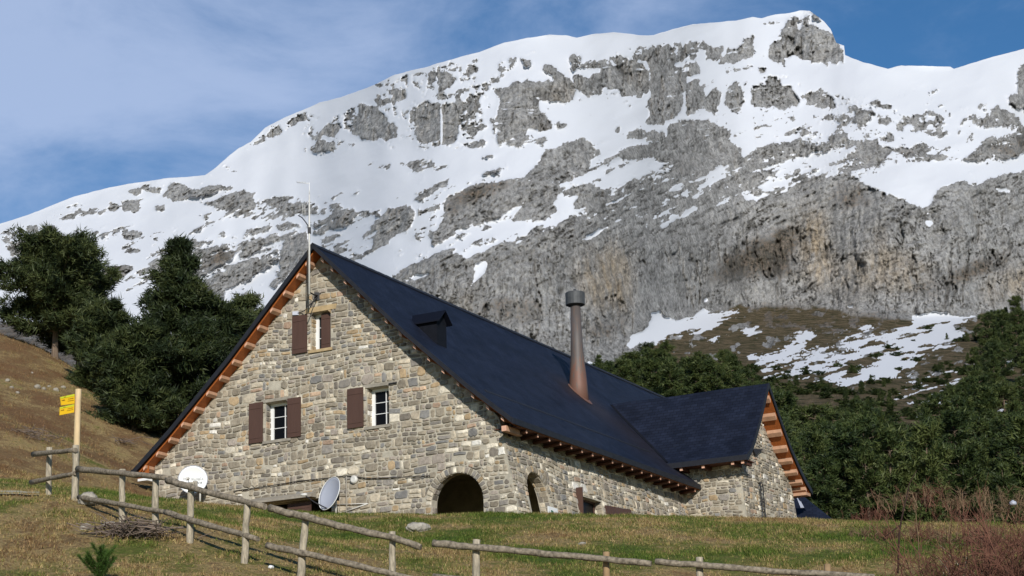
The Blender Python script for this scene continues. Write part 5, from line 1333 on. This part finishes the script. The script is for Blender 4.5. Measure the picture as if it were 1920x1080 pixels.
# ------------------------------------------------------------------ yellow trail signpost
D_ = 41.75
sp = pw(140, 945, D_); sg = empty('signpost', tuple(sp)); tag(sg, 'tall fresh wooden signpost with two yellow trail boards pointing left', 'signpost')
mb = MB(); k = 10
top = pw(147, 730, D_); bot = pw(140.5, 950, D_)
mb.tube([bot.lerp(top, i / k) - sp for i in range(k + 1)], [.072 - .006 * i / k for i in range(k + 1)], 10, wob=.05, rng=rf); mb.build('post', M['new_post'], sg)
def board(p00, p10, p11, p01):
    # corners: left bottom, right bottom, right top, left top (pixels); the board is a real panel 25 mm thick
    DL = D_ + .10; DR = D_ - .10
    q = [pw(p00[0], p00[1], DL) - sp, pw(p10[0], p10[1], DR) - sp, pw(p11[0], p11[1], DR) - sp, pw(p01[0], p01[1], DL) - sp]
    t = Vector((-.02, .03, 0))
    mb = MB(); mb.hexa([q[0], q[1], q[1] + t, q[0] + t, q[3], q[2], q[2] + t, q[3] + t]); o = mb.build('sign_board', M['sign'], sg)
    def P_(u, v): return q[0].lerp(q[1], u).lerp(q[3].lerp(q[2], u), v) - Vector((0, .004, 0))
    def strip_(name, u0, u1, v0, v1, m, eps=0):
        mb = MB(); e_ = Vector((0, eps, 0)); mb.hexa([P_(u0, v0) - e_ - Vector((0, .003, 0)), P_(u1, v0) - e_ - Vector((0, .003, 0)), P_(u1, v0), P_(u0, v0), P_(u0, v1) - e_ - Vector((0, .003, 0)), P_(u1, v1) - e_ - Vector((0, .003, 0)), P_(u1, v1), P_(u0, v1)]); mb.build(name, m, o)
    strip_('lime_band', .02, .98, .78, .98, M['sign_lime'])
    mb = MB()
    for (u0, u1, v0, v1) in [(.55, .62, .55, .60), (.64, .74, .55, .60), (.76, .93, .55, .60), (.50, .58, .34, .38), (.60, .78, .34, .38), (.80, .94, .34, .38), (.08, .14, .50, .60), (.17, .30, .50, .60), (.33, .38, .82, .93), (.25, .30, .82, .93)]:
        e_ = Vector((0, .005, 0))
        mb.hexa([P_(u0, v0) - e_, P_(u1, v0) - e_, P_(u1, v0) - e_ * .2, P_(u0, v0) - e_ * .2, P_(u0, v1) - e_, P_(u1, v1) - e_, P_(u1, v1) - e_ * .2, P_(u0, v1) - e_ * .2])
    mb.build('lettering', M['sign_dark'], o)
board((115, 760), (140, 756.5), (140, 738.5), (113, 744.5)); board((112, 778.5), (139, 773), (139.5, 757.8), (112.5, 763.5))

# ------------------------------------------------------------------ boulders and stones
def boulder(px, py, D, sx, sy, sz, seed, label, m=None, cat='rock'):
    r = np.random.default_rng(seed)
    g_ = ground_hit(px, py) if D is None else at(px, py, D)
    bm = bmesh.new(); bmesh.ops.create_icosphere(bm, subdivisions=4, radius=1)
    for v in bm.verts:
        p = v.co; n_ = 1 + .22 * float(fbm(p.x * 1.6 + seed, p.y * 1.6 + p.z, seed, 3)) + .10 * float(fbm(p.x * 5 + p.z * 3, p.y * 5 + seed, seed + 3, 3))
        v.co = Vector((p.x * sx * n_, p.y * sy * n_, p.z * sz * n_))
    # a few flat breaks
    for k in range(5):
        d = Vector(r.normal(size=3)).normalized(); lim = .78 * abs(d.x * sx) + .78 * abs(d.y * sy) + .70 * abs(d.z * sz)
        for v in bm.verts:
            e_ = v.co.dot(d) - lim * .8
            if e_ > 0: v.co -= d * e_ * .85
    me = bpy.data.meshes.new('boulder'); bm.to_mesh(me); bm.free(); me.materials.append(m or M['rock'])
    me.polygons.foreach_set('use_smooth', [True] * len(me.polygons))
    o = link('boulder', me); o.location = (g_[0], g_[1], g_[2] + sz * .35); o.rotation_euler = (0, 0, r.uniform(0, 6)); tag(o, label, cat)
boulder(164, 940, 41.2, .22, .18, .15, 1, 'tan boulder lying at the foot of the signpost')
boulder(786, 996, None, .36, .24, .16, 2, 'flat brown boulder in the grass below the large arch')
boulder(160, 995, 38.6, .13, .12, .11, 3, 'pale grey pointed stone left of the brush pile', M['lintel'])
boulder(205, 990, 39.2, .24, .15, .10, 4, 'pale grey slab stone behind the brush pile', M['lintel'])
boulder(1092, 1022, None, .12, .10, .05, 5, 'small half buried stone in the middle of the grassy slope')
boulder(508, 1065, 36.8, .06, .05, .04, 6, 'small white stone between two fence posts', M['white'])
# pale stones strewn on the left hill
for i, (px, py, s_) in enumerate([(14, 715, .12), (22, 728, .10), (70, 728, .16), (82, 731, .12), (118, 728, .12), (105, 733, .14), (92, 726, .10), (33, 738, .10), (180, 748, .08), (60, 700, .07)]):
    g_ = ground_hit(px, py); n0 = len(COL.objects)
    boulder(px, py, g_[1], s_, s_ * .8, s_ * .7, 20 + i, 'one of the small pale stones strewn high on the brown left hillside', M['lintel'])
    for o in COL.objects:
        if o.name.startswith('boulder') and o.get('label', '').startswith('one of'): o['group'] = 'pale stones on the left hillside'
# strip of pale path at the far left
P_ = []
for px in np.linspace(-80, 74, 14):
    for py in (923.5, 930.5):
        g_ = ground_hit(px, py + (2 if px > 50 else 0)); P_.append((g_[0], g_[1], g_[2] + .05))
mb = MB(); mb.add(P_, [(2 * i, 2 * i + 2, 2 * i + 3, 2 * i + 1) for i in range(13)]); tag(mb.build('path', M['path']), kind='structure')
# small pale rounded tank seen through the bushes at the far right
tp = Vector(at(1899, 942, 83)); tk = empty('water_tank', tuple(tp)); tag(tk, 'small pale rounded tank among the brown bushes at the far right', 'tank')
mb = MB(); mb.tube([(0, 0, -.12), (0, 0, -.05), (0, 0, .03), (0, 0, .06)], [.14, .16, .14, .07], 16); mb.build('tank_body', M['dish_grey'], tk)
mb = MB(); mb.tube([(0, 0, .061), (0, 0, .09)], [.06, .05], 12); mb.build('lid', M['dish_grey'], tk)
# ------------------------------------------------------------------ pines
def pine_mesh(name, seed, H, Wd, branches, tufts, blades, bl, bw, crown0=.12, shape='broad', matl=None, top=.35, flat=.5):
    r = np.random.default_rng(seed)
    P_ = []; Dn = []; limbs = []
    nw = max(6, int(H * (1 - crown0) / (.62 * H / 8 + .12)))
    lump = r.uniform(.62, 1.12, (nw + 1, 7))
    for b in range(branches):
        wl = int((b + r.random()) / branches * nw)
        t = crown0 + (1 - crown0) * np.clip((wl + r.normal(.5, .16)) / nw, 0, 1)
        u = (t - crown0) / (1 - crown0)
        if shape == 'broad': w_ = np.interp(u, [0, .12, .3, .55, .8, .93, 1], [.72, .95, 1., .84, .60, .42, .22])
        elif shape == 'cone': w_ = np.interp(u, [0, .1, .3, .6, .85, 1], [.8, 1., .90, .56, .27, .07])
        else: w_ = np.interp(u, [0, .2, .5, .8, 1], [.8, 1, .95, .7, .25])
        az = b * 2.399 + r.normal(0, .35); ln = Wd / 2 * w_ * r.uniform(.72, 1.12) * lump[wl, int((az % 6.283) / 6.2832 * 7) % 7]
        sag = r.uniform(-.06, .10) + .12 * u
        d = np.array([np.cos(az), np.sin(az), 0.]); z0 = t * H
        n = max(3, int(tufts * (.35 + ln / (Wd / 2))))
        nc_ = max(3, int(n / 8)); sc_ = (np.arange(nc_) + r.random(nc_)) / nc_; sc_ = .22 + .80 * sc_ ** .8
        pick = r.integers(0, nc_, n); s = sc_[pick]; latc = r.normal(0, 1, nc_)[pick] * .75; verc = r.normal(0, 1, nc_)[pick]
        rise = sag * ln * s + .22 * ln * s ** 2 * (.5 + u)
        sp_ = .10 + .20 * s
        p = np.array([0, 0, z0]) + d * (ln * s)[:, None] + np.stack([0 * s, 0 * s, rise], -1)
        lat = np.array([-d[1], d[0], 0.])
        cr_ = .045 * H ** .5
        p = p + lat * (latc * sp_ * ln * .85)[:, None] + np.stack([0 * s, 0 * s, verc * (.05 + .10 * s) * min(ln, 1.6) * .6], -1) + r.normal(0, 1, (n, 3)) * np.array([cr_, cr_, cr_ * .5]) * 1.25
        P_.append(p)
        dn = d * .75 + np.stack([r.normal(0, .45, n), r.normal(0, .45, n), r.normal(flat, .35, n)], -1)
        Dn.append(dn)
        limbs.append((z0, d, ln * .8, sag))
    P = np.concatenate(P_); Dn = np.concatenate(Dn); Dn /= np.linalg.norm(Dn, axis=1)[:, None]
    n = len(P)
    tv = r.random(n)
    B = blades
    C_ = np.repeat(P, B, 0); dd = np.repeat(Dn, B, 0) + r.normal(0, .62, (n * B, 3)); dd /= np.linalg.norm(dd, axis=1)[:, None]
    ref = r.normal(0, 1, (n * B, 3)); sd_ = np.cross(dd, ref); sd_ /= np.linalg.norm(sd_, axis=1)[:, None] + 1e-9
    L_ = bl * r.uniform(.6, 1.25, (n * B, 1)); w = bw * r.uniform(.7, 1.3, (n * B, 1))
    C_ = C_ + r.normal(0, bl * .28, (n * B, 3))
    V = np.stack([C_ - sd_ * w, C_ + sd_ * w, C_ + dd * L_], 1).reshape(-1, 3)
    lv = np.repeat(np.clip(np.repeat(tv, B) + r.normal(0, .15, n * B), 0, 1), 3)
    crown = np_mesh(name + '_crown', V, tris=np.arange(len(V)).reshape(-1, 3), mats=[matl], attrs={'leafv': lv})
    rr = random.Random(seed); mb = MB(); R0 = H * .026
    lean = (rr.uniform(-.02, .02), rr.uniform(-.02, .02))
    pts = [(lean[0] * H * q + rr.uniform(-.01, .01) * H * q, lean[1] * H * q, H * q) for q in np.linspace(-.03, .97, 9)]
    mb.tube(pts, [R0 * (1.25 - 1.15 * q) if q < .1 else R0 * (1.08 - q) for q in np.linspace(0, 1, 9)], 8)
    for (z0, d, ln, sag) in limbs:
        a = Vector((0, 0, z0)); dv = Vector(d)
        mb.tube([a, a + dv * ln * .5 + Vector((0, 0, sag * ln * .5)), a + dv * ln + Vector((0, 0, sag * ln + .15 * ln))], [R0 * .30, R0 * .2, R0 * .08], 5, cap=False)
    me = bpy.data.meshes.new(name + '_trunk'); me.from_pydata(mb.v, [], mb.f); me.materials.append(M['bark']); me.update()
    return crown, me
def place_pine(meshes, p, sc, rz, label, cat='pine tree', group=None, name='pine_tree', parts=True):
    root = empty(name, (float(p[0]), float(p[1]), float(p[2])), rz); root.scale = sc if hasattr(sc, '__len__') else (sc, sc, sc); tag(root, label, cat, group)
    link('crown', meshes[0], root); link('trunk', meshes[1], root)
    return root
# three big pines on the left hill and a fourth behind the house
def gp(px, py, D):
    q = at(px, py, D); q[2] = float(gz(q[0], q[1])[0]); return q
def Hpx(n, D): return n * D / F
D1 = 88; q = gp(103, 663, D1)
place_pine(pine_mesh('hill_pine_a', 3, Hpx(240, D1), Hpx(262, D1), 70, 78, 12, .30, .027, .20, 'broad', M['needles'], flat=.35), q, 1, .4, 'big dark broad pine on the hilltop at the far left with bare lower trunk')
D2 = 90; q = gp(148, 672, D2)
place_pine(pine_mesh('hill_pine_b', 8, Hpx(222, D2), Hpx(150, D2), 54, 70, 12, .30, .027, .16, 'broad', M['needles'], flat=.35), q, 1, 1.4, 'dark pine just right of the leftmost pine, crowns touching')
D3 = 84; q = gp(196, 700, D3)
place_pine(pine_mesh('hill_pine_c', 15, Hpx(175, D3), Hpx(150, D3), 48, 66, 12, .30, .027, .03, 'broad', M['needles'], flat=.35), q, 1, 2.4, 'lower dark pine filling the gap between the two tall left pines')
D4 = 78; q = gp(330, 805, D4)
ht = (at(330, 448, D4)[2] - q[2])
place_pine(pine_mesh('hill_pine_d', 21, ht, Hpx(262, D4), 100, 84, 12, .28, .025, .02, 'cone', M['needles'], flat=.3), q, 1, .2, 'tallest dark pine left of the gable with branches down to the ground')
D5 = 76; q = gp(252, 792, D5)
place_pine(pine_mesh('hill_pine_e', 33, Hpx(190, D5), Hpx(165, D5), 58, 72, 12, .28, .025, .0, 'round', M['needles'], flat=.3), q, 1, .9, 'low bushy pine at the left foot of the tallest pine')
D6 = 80; q = gp(400, 800, D6)
ht6 = (at(432, 572, D6)[2] - q[2])
place_pine(pine_mesh('hill_pine_f', 41, ht6, Hpx(200, D6), 62, 72, 12, .28, .025, .02, 'round', M['needles'], flat=.3), q, 1, 2.0, 'round pine right of the tallest pine, touching the left roof edge')
D7 = 88; q = gp(462, 800, D7)
ht7 = (at(470, 552, D7)[2] - q[2])
place_pine(pine_mesh('hill_pine_g', 47, ht7, Hpx(190, D7), 60, 74, 12, .28, .025, .02, 'cone', M['needles'], flat=.3), q, 1, 3.0, 'pine crown peeping over the upper left roof edge')

# forest behind and to the right: each tree placed on the hillside, ten crown variants shared
var = [pine_mesh('forest_pine_%d' % i, 100 + i, 6.0, [3.9, 3.3, 4.4, 3.6, 4.8, 3.1][i % 6], 46, 24, 9, .36, .040, .03, ['cone', 'broad', 'round'][i % 3], M['needles_far'], flat=.4) for i in range(9)]
rfst = np.random.default_rng(77)
TOPS = [(1100, 700), (1130, 668), (1165, 662), (1185, 640), (1205, 632), (1225, 648), (1270, 654), (1320, 652), (1370, 655), (1400, 680), (1425, 712), (1470, 722), (1500, 745), (1560, 762), (1600, 745), (1632, 735), (1660, 790), (1710, 800), (1744, 728), (1800, 712), (1822, 660), (1838, 612), (1870, 552), (1920, 545), (2060, 520)]
def top_line(px): return float(np.interp(px, [p[0] for p in TOPS], [p[1] for p in TOPS]))
nf = 0
row = 1008
while row > 600:
    x = 1080 + rfst.uniform(0, 30)
    while x < 2040:
        px = x + rfst.uniform(-14, 14); py = row + rfst.uniform(-8, 8)
        x += rfst.uniform(38, 66) * (1.0 if row > 800 else .72)
        if py > 1010: py = 1008
        p, sn_ = bg_point(px, py)
        hm = rfst.uniform(4.8, 8.2)
        hpx = hm * F / p[1]
        if py - hpx * .93 < top_line(px) + rfst.uniform(-10, 18):
            if py - 55 < top_line(px): continue
            hm = (py - top_line(px)) * p[1] / F * rfst.uniform(.8, 1.0); 
            if hm < 2.0: continue
        if px < 1440 and py > 800: continue
        if 1640 < px < 1790 and 690 < py < 770 and rfst.random() < .7: continue
        if sn_ > .5 and rfst.random() < .75: continue
        if 1650 < px < 1930 and 640 < py < 860 and rfst.random() < .42: continue
        s_ = hm / 6.0
        m_ = var[int(rfst.integers(0, 9))]
        sz_ = 'tall' if hm > 6.6 else ('short' if hm < 5.2 else 'middle sized')
        if px < 1220: lab, grp = sz_ + ' dark pine behind the roof just right of the chimney', sz_ + ' pines behind the roof by the chimney'
        elif px < 1450: lab, grp = sz_ + ' dark pine in the stand right behind the wing roof', sz_ + ' pines behind the wing roof'
        elif px > 1790 and py < 790: lab, grp = sz_ + ' dark pine high on the slope at the right edge', sz_ + ' pines high at the right edge'
        else:
            zn = 'near the foot of the wood beside the annex' if py > 900 and px < 1680 else ('at the foot of the wood behind the brown bushes' if py > 900 else ('midway up the wood right of the house' if py > 800 else 'along the upper edge of the wood below the snow'))
            lab, grp = sz_ + ' dark pine ' + zn, sz_ + ' pines ' + zn
        place_pine(m_, (p[0], p[1], p[2] - .2), (s_ * rfst.uniform(.85, 1.2), s_ * rfst.uniform(.85, 1.2), s_), rfst.uniform(0, 6.28), lab, 'pine tree', grp)
        nf += 1
    row -= 25 if row > 800 else 17
# single small pines and junipers dotted over the snow patched meadow
shr = [pine_mesh('juniper_%d' % i, 300 + i, 1.6, 2.8, 16, 12, 7, .36, .08, .0, 'round', M['needles_far'], flat=.5) for i in range(4)]
ns = 0
for _ in range(5000):
    px = rfst.uniform(1380, 1900); py = rfst.uniform(690, 830) if rfst.random() < .8 else rfst.uniform(600, 700)
    yl = np.interp(px, [1380, 1500, 1650, 1800, 1900], [690, 662, 640, 600, 600])
    if py < yl or py > np.interp(px, [1380, 1500, 1600, 1750, 1900], [740, 745, 790, 790, 700]): continue
    p, sn_ = bg_point(px, py)
    cl = float(fbm(px * .02, py * .06, 91, 3))
    if sn_ > .4 and rfst.random() < .88: continue
    if cl < -.02 and rfst.random() < .85: continue
    tree = rfst.random() < .10
    if tree: place_pine(var[int(rfst.integers(0, 9))], (p[0], p[1], p[2] - .1), rfst.uniform(.18, .42), rfst.uniform(0, 6), 'young pine standing alone on the snow patched meadow', 'pine tree', 'young pines on the meadow')
    else:
        s_ = rfst.uniform(.35, .85)
        place_pine(shr[int(rfst.integers(0, 4))], (p[0], p[1], p[2] - .1), (s_ * 1.3, s_, s_ * .62), rfst.uniform(0, 6), 'low dark juniper bush on the snow patched meadow', 'shrub', 'juniper bushes on the meadow', 'juniper_shrub')
    ns += 1
    if ns > 260: break
print('forest', nf, 'shrubs', ns)

# ------------------------------------------------------------------ bare bushes, brush, sapling
def twigs(name, base, n, hmin, hmax, rad, spread, m, seed, label=None, cat='shrub', group=None, depth=3, parent=None, lean=(0, 0), th=.010, kids=4):
    r = random.Random(seed); mb = MB()
    def grow(p, d, ln, t, lev):
        k = 3; pts = [p]; q = p
        for i in range(k):
            d = (d + Vector((r.gauss(0, .16), r.gauss(0, .16), r.gauss(0, .10)))).normalized(); q = q + d * ln / k; pts.append(q)
        mb.tube(pts, [t, t * .85, t * .65, t * .4], 3, cap=False, smooth=False)
        if lev > 0:
            for c in range(kids):
                s_ = r.uniform(.25, 1.0); i = min(int(s_ * k), k - 1); o = pts[i].lerp(pts[i + 1], s_ * k - i)
                nd = (d + Vector((r.gauss(0, .6), r.gauss(0, .6), r.gauss(.05, .4)))).normalized()
                grow(o, nd, ln * r.uniform(.35, .6), t * .6, lev - 1)
    for i in range(n):
        p = Vector((r.gauss(0, rad), r.gauss(0, rad), 0)); h = r.uniform(hmin, hmax)
        d = Vector((r.gauss(lean[0], spread), r.gauss(lean[1], spread), 1)).normalized()
        grow(p, d, h, th * r.uniform(.8, 1.3), depth - 1)
    o = mb.build(name, m, parent); o.location = base
    if label: tag(o, label, cat, group)
    return o
def gpt(px, D): 
    r_ = ray(px, 1000); x = r_[0] / r_[1] * D; return (x, D, float(gz(x, D)[0]) - .03)
# red brown bush that fills the lower right corner
k = 0
for (px, D, hh, n, m_, lab) in [(1905, 27, 1.6, 56, 'twig_red', 'dense dark red leafless bush in the bottom right corner'), (1830, 28, 1.6, 54, 'twig_red', 'red brown leafless bush just left of the corner bush'), (1760, 27.5, 1.25, 40, 'twig_red', 'lower red brown leafless bush below the tall dark twig'),
      (1925, 31, 1.7, 40, 'twig_red', 'tallest red leafless bush at the right edge, behind the corner bush'), (1700, 28, .85, 16, 'twig_tan', 'thin tan leafless bush at the left end of the thicket'), (1870, 30, 1.35, 26, 'twig_tan', 'tan leafless bush tangled among the red bushes'),
      (1800, 31, 1.2, 22, 'twig_tan', 'pale tan leafless bush behind the red thicket'), (1850, 33, 1.3, 18, 'twig_pale', 'bleached grey leafless bush at the back of the thicket'), (1740, 33, 1.0, 18, 'twig_tan', 'small tan bush beside the end of the fence')]:
    twigs('bare_bush', gpt(px, D), n, hh * .45, hh * 1.0, .42, .32, M[m_], 500 + k, lab, depth=3, th=.012, kids=5); k += 1
bz = gpt(1686, 30)
mb = MB(); tpx = [(1684, 1075), (1686, 1000), (1690, 975), (1698, 940), (1706, 905), (1719, 882)]
mb.tube([Vector(at(x, y, 30)) - Vector(bz) for x, y in tpx], [.017, .015, .013, .011, .008, .005], 5)
mb.tube([Vector(at(1688, 985, 30)) - Vector(bz), Vector(at(1668, 1000, 30)) - Vector(bz), Vector(at(1660, 1006, 30)) - Vector(bz)], [.010, .008, .005], 4)
o = mb.build('dead_stem', M['twig_dark']); o.location = bz; tag(o, 'tall dark single curved stem rising from the thicket against the wood', 'stem')
mb = MB(); tpx = [(1724, 1075), (1722, 1010), (1719, 985), (1717, 955), (1718, 925)]
mb.tube([Vector(at(x, y, 30.5)) - Vector(bz) for x, y in tpx], [.009, .008, .007, .006, .004], 5); 
mb.tube([Vector(at(1700, 974, 30.5)) - Vector(bz), Vector(at(1722, 984, 30.5)) - Vector(bz)], .007, 4)
o = mb.build('dead_stem', M['twig_tan']); o.location = bz; tag(o, 'thin pale dry stem standing just right of the tall dark one', 'stem')
# bramble canes on the brow at the right and dry stalks
for i, (px, D, hh) in enumerate([(1660, 46, .7), (1700, 46, .8), (1740, 45, .9), (1780, 44, 1.0), (1820, 43, 1.0), (1860, 42, 1.1), (1900, 41, 1.2), (1620, 47, .5)]):
    twigs('dry_bramble', gpt(px, D), 26, hh * .22, hh * .55, .22, .6, M['twig_tan' if i % 2 else 'twig_red'], 600 + i, 'dry brown bramble clump along the grassy brow at the right', 'bramble', 'brambles on the brow', depth=3, th=.009, kids=4)
# brown shrubs at the forest foot, right
for i, (px, py, s_) in enumerate([(1700, 930, 2.6), (1740, 925, 2.8), (1780, 935, 2.6), (1640, 960, 2.2), (1830, 930, 2.4), (1600, 965, 1.8), (1870, 950, 2.6), (1810, 960, 2.4), (1910, 930, 2.8)]):
    p = at(px, py + 28, 84)
    twigs('leafless_shrub', tuple(p), 18, s_ * .18, s_ * .34, .55, .4, M['twig_red' if i % 2 else 'twig_tan'], 700 + i, 'leafless brown shrub at the foot of the wood, right of the annex', 'shrub', 'brown shrubs at the foot of the wood', depth=3, th=.016, kids=5)
# brush pile in front of the fence
r = random.Random(9); mb = MB()
bc = Vector(at(250, 1012, 38.0)); bc.z = float(gz(bc.x, bc.y)[0])
for i in range(240):
    a = Vector((r.gauss(0, .36), r.gauss(0, .28), abs(r.gauss(.10, .10)))); d = Vector((r.gauss(0, 1), r.gauss(0, .8), r.gauss(.05, .28))).normalized(); ln = r.uniform(.25, .8)
    mb.tube([a - d * ln / 2, a + Vector((r.gauss(0, .04), 0, r.gauss(0, .04))), a + d * ln / 2], [.012 * r.uniform(.5, 1.3), .010, .004], 4, cap=False)
mb.tube([Vector((.0, -.5, .12)), Vector((.35, -.5, .11)), Vector((.65, -.48, .03))], [.02, .018, .01], 5)
o = mb.build('brush_pile', M['twig']); o.location = bc; tag(o, 'pile of dead grey brown branches in front of the log fence', 'brush pile')
for i, (px, py, D, sc_) in enumerate([(70, 824, 62, .45), (45, 813, 63, .3), (225, 831, 72, .4)]):
    r = random.Random(60 + i); mb = MB(); g_ = ground_hit(px, py)
    for k in range(34):
        a = Vector((r.gauss(0, sc_), r.gauss(0, .4), abs(r.gauss(.05, .06)))); d = Vector((r.gauss(0, 1), r.gauss(0, .8), r.gauss(.03, .2))).normalized(); ln = r.uniform(.3, .9)
        mb.tube([a - d * ln / 2, a, a + d * ln / 2], [.013, .012, .004], 4, cap=False)
    o = mb.build('fallen_branches', M['twig']); o.location = tuple(g_); tag(o, 'litter of dead branches lying on the brown left hillside', 'branches', 'dead branches on the left hillside')
# young pine at the bottom edge
D = 34.2; q = at(190, 1088, D); q[2] = float(gz(q[0], q[1])[0]) - .05
root = empty('pine_sapling', tuple(q)); tag(root, 'small bright green pine sapling at the bottom left edge', 'sapling')
r = np.random.default_rng(4); V = []; LV = []; mb = MB()
hh = at(190, 1014, D)[2] - q[2]
for i in range(30):
    az = r.uniform(0, 6.28); z0 = r.uniform(0, hh * .62); ln = r.uniform(.16, .34) * (1.25 - z0 / hh)
    ln *= 1.6; a = np.array([0, 0, z0]); d = np.array([np.cos(az) * .85, np.sin(az) * .85, r.uniform(.7, 1.3)]); d /= np.linalg.norm(d)
    if i == 0: a = np.array([0, 0, 0.]); d = np.array([.02, 0, 1]); ln = hh * .88
    mb.tube([a, a + d * ln], [.010, .005], 5, cap=False)
    nn = int(430 * ln / .3)
    s_ = r.uniform(.1, 1, nn)[:, None]; pp = a + d * ln * s_
    nd = d * .9 + r.normal(0, .5, (nn, 3)); nd /= np.linalg.norm(nd, axis=1)[:, None]
    sd_ = np.cross(nd, r.normal(0, 1, (nn, 3))); sd_ /= np.linalg.norm(sd_, axis=1)[:, None]
    L_ = r.uniform(.05, .10, (nn, 1)); V.append(np.stack([pp - sd_ * .0035, pp + sd_ * .0035, pp + nd * L_], 1).reshape(-1, 3)); LV.append(np.repeat(r.random(nn), 3))
V = np.concatenate(V); link('foliage', np_mesh('sapling_foliage', V, tris=np.arange(len(V)).reshape(-1, 3), mats=[M['needles_young']], attrs={'leafv': np.concatenate(LV)}), root)
mb.build('stem', M['bark'], root)
